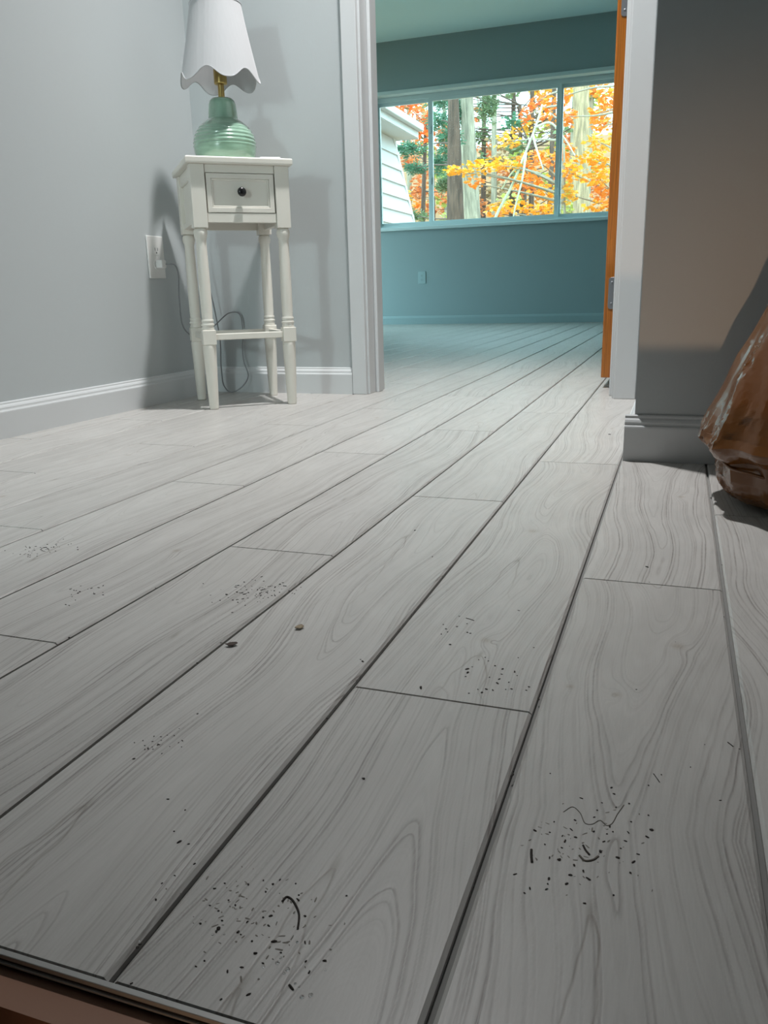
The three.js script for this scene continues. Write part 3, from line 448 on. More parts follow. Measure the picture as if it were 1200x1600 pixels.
// ---------------------------------------------------------------- dirt on the floor
// crumbs on the floor: x, z in metres, radius in millimetres
const CRUMBS = {
  A: [-0.057,-0.449,0.5, -0.020,-0.445,0.6, -0.018,-0.439,0.6, -0.036,-0.429,0.5, -0.048,-0.402,0.5, -0.037,-0.407,0.5, -0.038,-0.398,0.5, -0.049,-0.392,0.5, -0.042,-0.391,0.5, -0.040,-0.387,0.6, -0.041,-0.381,0.5, -0.035,-0.392,0.6, -0.026,-0.400,0.6, -0.019,-0.400,0.5, -0.020,-0.393,0.5, -0.021,-0.384,0.8, -0.046,-0.371,0.5, -0.041,-0.371,0.9, -0.012,-0.382,0.7, -0.011,-0.390,0.5, -0.009,-0.397,0.5, -0.004,-0.381,0.7, -0.005,-0.372,0.6, -0.008,-0.405,0.5, -0.007,-0.415,0.6, 0.004,-0.411,0.8, 0.002,-0.404,0.7, 0.002,-0.424,0.5, -0.009,-0.432,0.5, -0.026,-0.420,0.5, -0.016,-0.426,0.5, -0.027,-0.413,0.5, -0.024,-0.428,0.5, -0.034,-0.361,0.7, -0.035,-0.354,0.7, -0.028,-0.366,0.5, -0.025,-0.361,0.7, -0.033,-0.369,0.6, -0.044,-0.355,0.8, -0.044,-0.347,0.6, -0.052,-0.345,0.6, -0.054,-0.341,0.5, -0.061,-0.353,0.5, -0.057,-0.391,0.6, -0.050,-0.381,0.5, -0.044,-0.351,0.5, -0.012,-0.353,0.5, -0.025,-0.343,0.5, -0.002,-0.388,0.5, -0.016,-0.403,0.5, 0.008,-0.468,0.5, 0.001,-0.454,0.5, -0.018,-0.407,0.6],
  B: [-0.177,-0.308,0.7, -0.175,-0.312,0.5, -0.166,-0.312,0.5, -0.160,-0.302,0.5, -0.161,-0.305,0.5, -0.171,-0.286,0.6, -0.168,-0.288,0.7, -0.152,-0.293,0.5, -0.204,-0.296,0.5, -0.188,-0.289,0.5, -0.194,-0.283,0.5, -0.188,-0.273,0.9, -0.188,-0.271,0.6, -0.189,-0.278,0.5, -0.178,-0.274,0.8, -0.176,-0.273,0.5, -0.159,-0.274,0.7, -0.164,-0.265,0.8, -0.169,-0.271,0.5, -0.153,-0.269,0.5, -0.158,-0.261,0.5, -0.184,-0.254,0.5, -0.166,-0.238,0.5, -0.166,-0.256,0.5, -0.200,-0.285,0.5, -0.201,-0.301,0.5, -0.189,-0.304,0.5, -0.183,-0.309,0.5, -0.178,-0.302,0.5, -0.136,-0.263,0.5, -0.132,-0.271,0.7, -0.140,-0.253,0.8, -0.156,-0.244,0.6, -0.193,-0.291,0.5, -0.198,-0.273,0.6, -0.224,-0.309,0.5, -0.177,-0.281,0.5, -0.166,-0.282,0.5, -0.171,-0.252,0.5, -0.186,-0.250,0.5, -0.138,-0.312,0.5, -0.140,-0.268,0.5, -0.145,-0.278,0.5, -0.242,-0.322,0.8, -0.236,-0.322,0.5, -0.218,-0.251,0.8, -0.218,-0.253,0.5, -0.250,-0.329,0.5, -0.232,-0.291,0.5, -0.255,-0.348,0.5, -0.271,-0.354,0.5, -0.208,-0.233,0.5, -0.228,-0.280,0.5, -0.229,-0.298,0.5],
  C: [-0.167,-0.534,1.1, -0.141,-0.575,0.9, -0.139,-0.569,1.0, -0.138,-0.580,0.5, -0.136,-0.594,0.5, -0.132,-0.600,0.5, -0.128,-0.594,0.5, -0.121,-0.587,0.7, -0.114,-0.583,0.7, -0.113,-0.574,0.6, -0.113,-0.565,0.7, -0.113,-0.558,0.7, -0.114,-0.546,0.7, -0.105,-0.550,0.6, -0.101,-0.552,0.6, -0.119,-0.546,0.9, -0.121,-0.540,0.8, -0.125,-0.544,0.5, -0.130,-0.536,0.6, -0.104,-0.581,0.7, -0.101,-0.575,0.5, -0.105,-0.562,0.5, -0.106,-0.607,0.6, -0.089,-0.559,0.7, -0.090,-0.553,0.6, -0.097,-0.630,0.6, -0.079,-0.542,0.8, -0.124,-0.708,0.6, -0.174,-0.679,0.6, -0.170,-0.655,0.7, -0.178,-0.647,0.8, -0.183,-0.656,0.7, -0.175,-0.641,0.6, -0.166,-0.616,0.8, -0.179,-0.635,0.6, -0.163,-0.664,0.6, -0.158,-0.645,0.7, -0.155,-0.644,0.6, -0.121,-0.566,0.5, -0.139,-0.562,0.5],
  D: [-0.385,-0.678,0.7, -0.383,-0.682,0.7, -0.369,-0.708,0.9, -0.377,-0.670,0.6, -0.382,-0.680,0.6, -0.367,-0.708,0.9, -0.390,-0.694,0.6, -0.416,-0.691,1.0, -0.386,-0.690,0.8, -0.406,-0.694,0.6, -0.395,-0.680,1.0, -0.382,-0.703,0.6, -0.376,-0.702,1.0, -0.384,-0.702,0.7, -0.407,-0.686,0.6, -0.387,-0.658,0.5, -0.364,-0.689,0.6, -0.408,-0.679,0.7, -0.378,-0.689,0.7, -0.373,-0.670,0.6, -0.396,-0.660,0.6, -0.427,-0.680,0.5, -0.376,-0.685,0.9, -0.401,-0.687,0.7, -0.374,-0.675,0.5, -0.415,-0.707,1.1, -0.411,-0.717,0.5, -0.381,-0.648,0.9, -0.412,-0.653,0.8, -0.388,-0.697,0.6, -0.396,-0.678,0.7, -0.376,-0.693,0.5, -0.378,-0.686,0.9, -0.393,-0.672,0.5, -0.372,-0.693,0.6, -0.383,-0.685,0.6, -0.396,-0.689,0.5, -0.401,-0.678,1.0, -0.368,-0.679,0.9, -0.417,-0.646,0.7, -0.381,-0.671,0.5, -0.397,-0.675,1.0, -0.387,-0.702,0.5, -0.384,-0.674,0.6, -0.371,-0.660,0.5, -0.348,-0.690,0.8, -0.372,-0.692,1.0, -0.416,-0.696,0.9, -0.396,-0.681,0.6, -0.374,-0.716,1.0, -0.392,-0.663,0.9, -0.418,-0.695,0.8, -0.412,-0.695,0.6, -0.360,-0.716,0.5, -0.350,-0.709,0.9, -0.351,-0.691,0.5, -0.367,-0.699,0.5, -0.369,-0.673,0.8, -0.406,-0.715,0.6, -0.351,-0.700,0.5, -0.385,-0.691,0.9, -0.396,-0.715,0.8, -0.384,-0.694,0.9, -0.392,-0.653,0.9, -0.407,-0.673,0.5, -0.365,-0.690,0.7, -0.381,-0.705,0.5, -0.397,-0.659,0.7, -0.357,-0.696,0.9, -0.367,-0.683,0.7, -0.391,-0.697,0.6, -0.429,-0.663,0.5, -0.365,-0.680,1.0, -0.407,-0.678,1.0, -0.390,-0.690,1.0, -0.379,-0.676,0.9, -0.408,-0.662,0.5, -0.385,-0.693,0.5, -0.403,-0.677,0.8, -0.374,-0.706,0.5, -0.388,-0.666,0.7, -0.401,-0.698,0.5, -0.374,-0.660,0.6, -0.405,-0.727,0.9, -0.408,-0.696,0.7, -0.414,-0.669,1.3, -0.400,-0.657,1.0, -0.375,-0.711,1.2, -0.384,-0.628,0.8, -0.455,-0.691,0.8],
  E: [-0.706,-0.755,1.0, -0.709,-0.715,0.9, -0.733,-0.737,0.5, -0.721,-0.749,0.8, -0.709,-0.739,0.5, -0.717,-0.747,1.0, -0.720,-0.721,0.6, -0.723,-0.739,0.7, -0.709,-0.748,0.8, -0.715,-0.728,0.5, -0.676,-0.762,0.9, -0.722,-0.762,1.0, -0.695,-0.736,0.7, -0.755,-0.727,0.9, -0.709,-0.745,0.8, -0.739,-0.745,0.8, -0.715,-0.751,1.0, -0.725,-0.720,0.9, -0.726,-0.744,0.6, -0.714,-0.721,1.0, -0.708,-0.753,0.7, -0.717,-0.750,0.7, -0.705,-0.745,0.8, -0.734,-0.746,0.7, -0.699,-0.757,0.6, -0.669,-0.754,1.0, -0.703,-0.758,0.6, -0.702,-0.742,0.6, -0.695,-0.768,0.9, -0.704,-0.738,0.6, -0.708,-0.747,0.9, -0.733,-0.744,1.0, -0.706,-0.727,0.5, -0.711,-0.740,0.6, -0.709,-0.739,1.0, -0.706,-0.715,0.8, -0.730,-0.751,1.0, -0.708,-0.762,0.8, -0.737,-0.748,0.8, -0.724,-0.733,0.9, -0.720,-0.735,0.6, -0.712,-0.750,0.7, -0.743,-0.748,0.7, -0.721,-0.724,0.5, -0.714,-0.742,1.0, -0.706,-0.738,0.9, -0.716,-0.749,0.8, -0.736,-0.720,0.6, -0.718,-0.786,0.9, -0.694,-0.772,0.7, -0.712,-0.766,0.8, -0.692,-0.742,1.0, -0.711,-0.721,0.9, -0.720,-0.738,0.8, -0.700,-0.720,0.8],
  F: [-0.551,-0.599,0.8, -0.556,-0.600,0.9, -0.555,-0.656,0.9, -0.576,-0.636,0.8, -0.551,-0.636,0.6, -0.573,-0.636,0.8, -0.570,-0.625,0.6, -0.537,-0.633,0.9, -0.566,-0.630,1.0, -0.564,-0.643,0.5, -0.562,-0.646,0.8, -0.542,-0.639,0.5, -0.565,-0.620,0.7, -0.556,-0.650,0.9, -0.555,-0.613,0.8, -0.548,-0.633,1.0, -0.578,-0.649,0.7, -0.582,-0.638,0.9, -0.567,-0.634,1.3],
  G: [-0.321,-0.401,0.5, -0.311,-0.427,0.5, -0.322,-0.413,0.5, -0.317,-0.414,0.5, -0.313,-0.399,0.5, -0.315,-0.401,0.6, -0.304,-0.405,0.5, -0.314,-0.410,0.5, -0.304,-0.396,0.5, -0.314,-0.417,0.5, -0.318,-0.397,0.6, -0.312,-0.405,0.6, -0.296,-0.407,0.5, -0.330,-0.402,0.6, -0.301,-0.411,0.5, -0.319,-0.407,0.5, -0.313,-0.404,0.5, -0.317,-0.399,0.6, -0.326,-0.406,0.6, -0.313,-0.405,0.6, -0.309,-0.418,0.6, -0.300,-0.414,0.5, -0.318,-0.385,0.8, -0.316,-0.398,0.5, -0.310,-0.449,0.7],
  I: [-0.015,-0.868,1.4, 0.015,-0.675,0.5, -0.012,-0.578,0.7, 0.034,-0.512,0.5, 0.041,-0.451,0.5, 0.025,-0.482,0.5, -0.298,-0.937,1.2, -0.247,-0.841,0.9, -0.166,-0.409,1.1, -0.496,-0.534,1.3, -0.496,-0.665,0.9, -0.217,-0.470,0.8, -0.226,-0.564,1.2, -0.229,-0.567,0.7, -0.356,-0.522,1.4, -0.358,-0.563,0.9, 0.056,-0.744,0.6, 0.061,-0.896,0.7, 0.055,-0.513,0.5, -0.119,-1.706,1.8, -0.011,-0.820,0.5, -0.079,-0.440,0.9, -0.079,-0.444,0.6],
};
const crumbBase = [0, 1, 2, 3].map((k) => { const g = mergeVertices((() => { const q = new THREE.IcosahedronGeometry(1, 1); q.deleteAttribute('uv'); q.deleteAttribute('normal'); return q; })()); const p = g.attributes.position; for (let i = 0; i < p.count; i++) { const x = p.getX(i), y = p.getY(i), z = p.getZ(i), f = 1 + 0.4 * N3(x * 1.3 + k * 9, y * 1.3, z * 1.3); p.setXYZ(i, x * f * (1 + 0.25 * k), y * f * 0.6, z * f); } const n = g.toNonIndexed(); n.computeVertexNormals(); return n; });
const crumbNames = { A: 'dark soil crumbs scattered in a paw-like patch on the nearest right plank', B: 'dark soil crumbs and grit strewn over the planks near the stair edge', C: 'small soil specks around a knot in the middle plank', D: 'patch of fine dark soil specks across two planks left of centre', E: 'faint patch of fine dirt at the left edge of the floor', F: 'few dirt specks beside the grey knot at the left', G: 'sparse fine specks on the long plank at lower left', I: 'single scattered specks all over the plank floor' };
for (const [k, L] of Object.entries(CRUMBS)) {
  const R = rng(k.charCodeAt(0)), gs = [];
  for (let i = 0; i < L.length; i += 3) {
    const r = L[i + 2] * 0.001 * (k < 'D' ? 1.2 : 0.95), g = crumbBase[Math.floor(R() * 4)].clone(); g.scale(r * (0.75 + 0.5 * R()), r * (0.35 + 0.4 * R()), r * (0.6 + 0.3 * R())); g.rotateY(R() * 6.28); g.translate(L[i], r * 0.25, L[i + 1]); gs.push(g);
  }
  const m = mesh('dirt_specks', mergeGeometries(gs), soil); tag(m, crumbNames[k], 'dirt'); m.userData.kind = 'stuff';
}
function strand(name, label, pts, r, mat = soil, category = 'dirt') { const g = tube(pts.map(([x, z]) => [x, r * 0.5, z]), r, pts.length * 8, 6); g.scale(1, 0.7, 1); return tag(mesh(name, g, mat), label, category); }
// fine film of dried mud flecks around the two dirtiest spots
const fleckMat = std(col(0.22, 0.205, 0.18), 0.85);
for (const [n, cx, cz, rx, rz, sk, label] of [[90, -0.178, -0.288, 0.042, 0.028, 0.2, 'thin grey mud flecks smeared among the crumbs near the stair edge'], [60, -0.030, -0.385, 0.03, 0.034, 0, 'thin grey mud flecks between the crumbs of the paw-like patch']]) {
  const R = rng(n), gs = [], ga = () => R() + R() + R() - 1.5;
  for (let i = 0; i < n; i++) { const a = ga(), b = ga(), r = 0.00022 + 0.0003 * R(), g = crumbBase[i % 4].clone(); g.scale(r * (1 + 1.6 * R()), r * 0.25, r); g.rotateY(R() * 6.28); g.translate(cx + a * rx, r * 0.1, cz + b * rz + a * rx * sk); gs.push(g); }
  const m = mesh('mud_flecks', mergeGeometries(gs), fleckMat); tag(m, label, 'dirt'); m.userData.kind = 'stuff';
}
const mud = std(col(0.13, 0.115, 0.095), 0.8);
strand('mud_streak', 'curved dark streak of dried mud on the plank near the stair edge', [[-0.1669, -0.2984], [-0.1662, -0.3019], [-0.1634, -0.3013], [-0.1594, -0.2981], [-0.1555, -0.2935], [-0.1534, -0.289], [-0.1518, -0.2843]], 0.0006);
strand('mud_streak', 'wavy brown mud line above the paw-like patch of crumbs', [[-0.0443, -0.4125], [-0.0397, -0.419], [-0.0352, -0.4148], [-0.031, -0.4057], [-0.0276, -0.4062], [-0.0235, -0.4111], [-0.0197, -0.4075], [-0.0174, -0.4095], [-0.0147, -0.42], [-0.0118, -0.4297]], 0.00028, mud);
strand('twig', 'tiny black twig in the middle of the paw-like patch', [[-0.0304, -0.3865], [-0.0286, -0.3827], [-0.0263, -0.3796]], 0.0006, soil, 'twig');
strand('twig', 'short black twig at the left side of the paw-like patch', [[-0.0562, -0.3744], [-0.0556, -0.3704], [-0.0542, -0.3645]], 0.0008, soil, 'twig');
strand('twig', 'thin hair-like twig right above the paw-like patch', [[0.0034, -0.4678], [0.0054, -0.4634], [0.0073, -0.4591]], 0.0003, soil, 'twig');
strand('twig', 'thin dark twig on the middle plank left of the knot', [[-0.1671, -0.6764], [-0.163, -0.675], [-0.1584, -0.6726]], 0.00045, soil, 'twig');
strand('twig', 'little curved twig below the centre of the paw-like patch', [[-0.0314, -0.3775], [-0.0281, -0.3743], [-0.0243, -0.3761], [-0.0217, -0.38]], 0.0006, mud, 'twig');
strand('twig', 'tiny slanted twig on the right plank far from the crumbs', [[0.0483, -0.5195], [0.05, -0.517], [0.0515, -0.5148]], 0.0004, soil, 'twig');
function flake(name, label, x, z, r, turn, c) {
  const s = new THREE.Shape(); const R = rng(Math.round(x * 9999) + 77); for (let i = 0; i < 9; i++) { const a = i / 9 * 6.283, q = r * (0.65 + 0.5 * R()); i ? s.lineTo(Math.cos(a) * q * 1.3, Math.sin(a) * q) : s.moveTo(Math.cos(a) * q * 1.3, Math.sin(a) * q); }
  const g = new THREE.ExtrudeGeometry(s, { depth: r * 0.12, bevelEnabled: false }); g.rotateX(-Math.PI / 2); const p = g.attributes.position; for (let i = 0; i < p.count; i++) p.setY(i, p.getY(i) + 0.35 * Math.abs(p.getX(i)) + 0.2 * Math.abs(p.getZ(i))); g.computeVertexNormals(); g.rotateY(turn); g.translate(x, 0.0002, z);
  return tag(mesh(name, g, std(c, 0.8)), label, 'leaf bit');
}
flake('leaf_fragment', 'curled brown leaf fragment beside a plank joint left of centre', -0.346, -0.561, 0.0042, 0.4, col(0.055, 0.035, 0.025));
flake('leaf_fragment', 'small tan leaf flake lying flat on the long plank', -0.305, -0.611, 0.004, 1.1, col(0.30, 0.24, 0.16));
{
  const water = phy(col(1, 1, 1), 0.03, { transmission: 1, thickness: 0.002, ior: 1.33 });
  const base = new THREE.SphereGeometry(1, 18, 9, 0, Math.PI * 2, 0, Math.PI / 2); base.scale(1, 0.55, 1);
  const capG = merge(base, new THREE.CircleGeometry(1, 18).rotateX(Math.PI / 2));
  for (const [x, z, r] of [[-0.1519, -0.2633, 0.9], [-0.1458, -0.2614, 1.0], [-0.1464, -0.2589, 0.6], [-0.1517, -0.2663, 0.6], [-0.1303, -0.2521, 1], [-0.1335, -0.25, 0.9], [-0.1368, -0.2544, 0.5], [-0.1393, -0.2555, 0.5], [-0.1487, -0.277, 0.6], [-0.1297, -0.2663, 0.5], [-0.1568, -0.2593, 0.7], [-0.1836, -0.2707, 0.5], [-0.1886, -0.2688, 0.6], [-0.2196, -0.2549, 0.6]]) {
    const m = mesh('water_droplet', capG, water); m.position.set(x, 0.0001, z); m.scale.setScalar(r * 0.0011); tag(m, 'tiny clear water droplet glinting on the plank near the stair edge', 'droplet', 'water droplets near the stair edge');
  }
}

// ---------------------------------------------------------------- outside: hillside, house wing, trees
// leaf sprays of each tree: x, y, z, half width, half height in metres, tone
const SPRAYS = {
  red_maple: [[-6.5,4.7,-20.3,0.48,0.29,'o2'], [-6.0,4.2,-19.7,0.28,0.28,'o2'], [-6.0,3.8,-19.7,0.25,0.19,'o2'], [-6.8,3.7,-21.8,0.24,0.21,'o3'], [-6.7,3.0,-21.8,0.21,0.38,'o3'], [-6.4,2.4,-20.9,0.20,0.20,'o1'], [-6.4,3.0,-23.2,0.26,0.29,'o3'], [-6.4,4.6,-23.2,0.18,0.18,'o3']],
  pine: [[-5.0,4.2,-18.0,0.31,0.14,'g'], [-4.9,3.7,-17.4,0.19,0.17,'g'], [-4.8,3.5,-18.0,0.23,0.17,'g'], [-5.9,3.4,-18.6,0.29,0.15,'g'], [-5.8,3.0,-18.6,0.21,0.12,'g'], [-5.0,3.0,-18.0,0.17,0.26,'g'], [-4.8,4.1,-18.6,0.18,0.29,'g'], [-4.5,4.5,-20.3,0.19,0.42,'g2'], [-5.2,2.7,-19.1,0.21,0.21,'g2'], [-5.8,2.0,-18.6,0.24,0.12,'g2']],
  spray: [[-2.8,1.9,-11.6,0.37,0.07,'y1'], [-2.6,2.0,-11.9,0.32,0.08,'y1'], [-3.0,1.9,-11.6,0.15,0.05,'y1'], [-2.4,2.0,-12.2,0.19,0.07,'y1'], [-2.9,1.8,-12.2,0.15,0.08,'o1']],
  gold: [[-2.2,2.2,-13.3,0.30,0.15,'o1'], [-2.3,1.9,-13.3,0.27,0.15,'o1'], [-2.5,1.5,-12.8,0.30,0.12,'y1'], [-2.0,1.4,-12.8,0.26,0.14,'y1'], [-2.8,1.5,-13.3,0.21,0.08,'o1'], [-3.0,2.8,-15.1,0.22,0.14,'y2'], [-2.2,3.1,-14.5,0.18,0.21,'o1'], [-2.6,3.5,-15.7,0.22,0.12,'o2'], [-2.8,3.3,-15.7,0.12,0.17,'o2'], [-2.5,2.0,-13.6,0.17,0.09,'o1'], [-2.0,1.7,-13.0,0.14,0.14,'y1']],
  yellow: [[-1.7,2.2,-12.8,0.18,0.12,'o1'], [-1.6,1.9,-12.5,0.16,0.16,'y1'], [-1.6,1.6,-12.5,0.14,0.14,'y2'], [-1.2,2.0,-12.2,0.23,0.12,'y1'], [-1.2,1.8,-12.2,0.23,0.14,'y1'], [-1.1,1.6,-12.5,0.20,0.14,'o1'], [-1.2,1.4,-12.5,0.20,0.10,'y1'], [-1.2,3.1,-13.9,0.20,0.20,'o1'], [-1.4,3.0,-14.5,0.18,0.14,'o1'], [-2.0,3.3,-14.5,0.16,0.16,'o1'], [-1.9,3.0,-14.5,0.14,0.16,'o1'], [-1.3,2.7,-13.9,0.22,0.09,'o1'], [-1.3,2.4,-13.3,0.21,0.15,'y2'], [-1.7,1.4,-12.8,0.14,0.08,'y3']],
  green: [[-3.6,3.9,-19.1,0.30,0.15,'g'], [-3.7,3.8,-19.1,0.30,0.09,'g'], [-4.8,1.8,-17.4,0.14,0.11,'y3'], [-2.6,3.6,-19.1,0.27,0.09,'g2'], [-3.4,2.1,-17.4,0.28,0.11,'y3'], [-1.9,3.5,-17.4,0.33,0.14,'y3']],
  back: [[-10.6,7.4,-30.4,0.41,0.29,'y3'], [-9.5,6.3,-27.3,0.37,0.26,'g2'], [-9.3,5.5,-26.0,0.35,0.25,'y3'], [-9.2,5.2,-26.1,0.35,0.25,'b'], [-9.0,4.6,-25.5,0.34,0.24,'b'], [-8.8,4.1,-24.8,0.33,0.24,'b'], [-9.8,3.5,-28.3,0.38,0.27,'b'], [-10.2,7.9,-31.9,0.43,0.30,'b'], [-8.4,5.9,-25.6,0.35,0.24,'b'], [-8.7,5.4,-27.0,0.36,0.26,'b'], [-10.1,5.7,-31.7,0.43,0.30,'o3'], [-8.7,4.5,-27.1,0.36,0.26,'o3'], [-8.4,3.2,-25.7,0.35,0.24,'y2'], [-8.1,6.2,-27.3,0.37,0.26,'y2'], [-8.5,6.0,-28.8,0.39,0.27,'b'], [-8.7,5.6,-28.6,0.39,0.27,'g2'], [-9.1,5.4,-30.7,0.41,0.29,'y3'], [-8.8,4.4,-29.8,0.40,0.28,'o3'], [-9.5,4.0,-31.5,0.42,0.30,'o3'], [-8.5,3.1,-28.6,0.39,0.27,'o3'], [-7.8,5.4,-28.5,0.38,0.27,'o3'], [-7.5,4.9,-27.7,0.37,0.26,'o3'], [-7.1,3.8,-26.1,0.35,0.25,'y3'], [-7.5,3.2,-26.7,0.36,0.25,'y3'], [-8.5,3.4,-31.3,0.42,0.30,'o3'], [-7.0,6.6,-26.8,0.36,0.25,'o3'], [-7.7,5.3,-29.7,0.40,0.28,'b'], [-7.0,3.0,-28.4,0.38,0.27,'o3'], [-6.8,7.1,-29.3,0.39,0.28,'o3'], [-7.0,6.1,-29.3,0.39,0.28,'o3'], [-6.6,5.3,-28.5,0.38,0.27,'g2'], [-7.1,5.4,-31.8,0.43,0.30,'o3'], [-6.6,4.5,-28.8,0.39,0.27,'g2'], [-6.8,3.6,-29.7,0.40,0.28,'b'], [-6.3,2.9,-26.8,0.36,0.26,'o3'], [-5.6,4.6,-26.3,0.35,0.25,'b'], [-5.2,4.0,-25.3,0.34,0.24,'b'], [-6.5,4.5,-31.5,0.42,0.30,'o3'], [-5.5,3.3,-26.4,0.36,0.25,'b'], [-6.6,3.2,-31.5,0.42,0.30,'y2'], [-4.9,5.9,-25.3,0.34,0.24,'g2'], [-4.8,5.0,-26.3,0.35,0.25,'y2'], [-4.6,4.2,-24.7,0.33,0.23,'g2'], [-5.1,4.3,-27.2,0.37,0.26,'y3'], [-4.6,3.5,-25.3,0.34,0.24,'g2'], [-4.6,3.2,-25.4,0.34,0.24,'o3'], [-4.4,6.1,-27.0,0.36,0.26,'y2'], [-4.9,6.4,-30.4,0.41,0.29,'b'], [-4.7,5.8,-29.8,0.40,0.28,'b'], [-5.1,5.7,-30.9,0.42,0.29,'y3'], [-5.2,4.8,-31.0,0.42,0.29,'o1'], [-4.9,4.0,-30.3,0.41,0.29,'y3'], [-4.6,3.3,-27.7,0.37,0.26,'y1'], [-5.0,2.9,-30.7,0.41,0.29,'o1'], [-3.9,6.1,-26.7,0.36,0.25,'y2'], [-4.5,6.0,-31.3,0.42,0.30,'y2'], [-4.4,5.6,-31.7,0.43,0.30,'b'], [-4.4,5.0,-30.6,0.41,0.29,'y3'], [-3.7,3.9,-26.5,0.36,0.25,'o1'], [-4.2,4.1,-30.8,0.41,0.29,'o3'], [-3.4,3.0,-25.0,0.34,0.24,'y3'], [-4.5,3.0,-30.7,0.41,0.29,'y2'], [-3.0,5.6,-24.9,0.34,0.24,'y2'], [-3.2,4.9,-25.1,0.34,0.24,'o3'], [-3.6,5.0,-28.4,0.38,0.27,'o3'], [-3.5,4.3,-28.8,0.39,0.27,'y1'], [-3.4,3.7,-29.4,0.40,0.28,'y3'], [-3.8,3.7,-30.9,0.42,0.29,'y1'], [-3.1,2.5,-25.1,0.34,0.24,'y3'], [-2.6,5.7,-25.2,0.34,0.24,'o1'], [-2.6,5.5,-25.7,0.35,0.24,'y3'], [-3.0,5.9,-30.6,0.41,0.29,'b'], [-3.1,5.4,-29.2,0.39,0.28,'o1'], [-3.2,5.1,-31.5,0.42,0.30,'y1'], [-2.7,3.9,-26.6,0.36,0.25,'y3'], [-2.9,4.1,-31.4,0.42,0.30,'y2'], [-3.1,3.7,-31.4,0.42,0.30,'o3']],
};
{ // wooded slope rising behind the house
  const g = new THREE.PlaneGeometry(90, 76, 110, 96); g.rotateX(-Math.PI / 2); g.translate(-6, 0, -26); const p = g.attributes.position, C = [];
  for (let i = 0; i < p.count; i++) { const x = p.getX(i), z = p.getZ(i), d = Math.max(0, -9 - z); p.setY(i, -2.7 + 0.245 * d + 0.25 * N2(x * 0.3, z * 0.3)); const n = 0.5 + 0.5 * N2(x * 2.1, z * 2.1); C.push(0.20 + 0.14 * n, 0.12 + 0.05 * n, 0.05 + 0.02 * n); }
  g.setAttribute('color', new THREE.Float32BufferAttribute(C, 3)); g.computeVertexNormals();
  structure(mesh('ground_hillside', g, std(col(1, 1, 1), 0.95, { vertexColors: true })), 'leaf covered slope rising behind the house', 'ground');
}
{ // wing of the house next to the window, clad in white boards
  const w = thing('house_wing', 'white clapboard house wing with overhanging eave seen through the left pane', 'house', [0, 0, 0]);
  const white = std(col(0.60, 0.62, 0.63), 0.6), X = -3.34, zn = ZF - 0.6;
  const zr = (y) => -9.84 - (2.06 - y) * 0.86;                        // slanting far edge
  for (let k = 0; k < 16; k++) {
    const y0 = 2.06 - (k + 1) * 0.158, y1 = y0 + 0.17, a = zr(y0), s = new THREE.Shape([[0, y0], [0.03, y0], [0.004, y1], [0, y1]].map((q) => new THREE.Vector2(...q)));
    const g = new THREE.ExtrudeGeometry(s, { depth: zn - a, bevelEnabled: false }); g.translate(X, 0, a); mesh('clapboard', g, white, w);
  }
  { // corner board along the slanting edge
    const s = new THREE.Shape([[zr(2.1), 2.1], [zr(2.1) - 0.07, 2.1], [zr(-0.6) - 0.07, -0.6], [zr(-0.6), -0.6]].map(([a, b]) => new THREE.Vector2(-a, b)));
    const g = new THREE.ExtrudeGeometry(s, { depth: 0.3, bevelEnabled: false }); g.rotateY(Math.PI / 2); g.translate(X - 0.28, 0, 0); mesh('corner_board', g, white, w);
  }
  mesh('wall_core', box(X - 2.2, X - 0.002, -0.9, 2.08, -9.8, zn), white, w);
  mesh('soffit', box(X - 0.1, -3.06, 2.075, 2.09, -10.0, zn), white, w);
  mesh('fascia', merge(box(-3.10, -3.07, 2.07, 2.19, -10.0, zn), box(X - 2.2, -3.07, 2.07, 2.19, -10.03, -10.0)), white, w);
  mesh('gutter', rbox(-3.07, -3.0, 2.15, 2.225, -10.03, zn, 0.01), white, w);
  const r = new THREE.BoxGeometry(1.8, 0.03, 1.75); r.rotateZ(-0.35); r.translate(-3.88, 2.50, -9.2); mesh('roof', r, std(col(0.45, 0.46, 0.46), 0.8), w);
}
const barkTex = (r, g, b, d, s) => dataTex(128, 512, (x, y, c) => { const n = 0.5 + 0.5 * N3(Math.cos(x / 128 * 6.283) * 2 * s, y * 0.02 * s, Math.sin(x / 128 * 6.283) * 2 * s), m = 0.5 + 0.5 * N3(Math.cos(x / 128 * 6.283) * 6, y * 0.05, Math.sin(x / 128 * 6.283) * 6 + 9), v = 1 - d * (0.6 * n + 0.4 * m); c[0] = r * v; c[1] = g * v; c[2] = b * v; });
const paleBark = std(col(1, 1, 1), 0.9, { map: barkTex(214, 190, 150, 0.45, 1.6) }), greyBark = std(col(1, 1, 1), 0.9, { map: barkTex(190, 182, 160, 0.42, 1) }), brownBark = std(col(1, 1, 1), 0.9, { map: barkTex(120, 98, 84, 0.5, 1) }), lichenBark = std(col(1, 1, 1), 0.9, { map: barkTex(226, 236, 205, 0.30, 2) });
function limb(pts, r0, r1, seg = 20, rad = 9) {                       // tapered limb along a curve
  const c = new THREE.CatmullRomCurve3(pts.map((p) => new THREE.Vector3(...p))), g = new THREE.TubeGeometry(c, seg, 1, rad, false), p = g.attributes.position, q = new THREE.Vector3();
  for (let i = 0; i <= seg; i++) { c.getPointAt(i / seg, q); const r = r0 + (r1 - r0) * i / seg; for (let j = 0; j <= rad; j++) { const k = i * (rad + 1) + j; p.setXYZ(k, q.x + (p.getX(k) - q.x) * r, q.y + (p.getY(k) - q.y) * r, q.z + (p.getZ(k) - q.z) * r); } }
  return g;
}
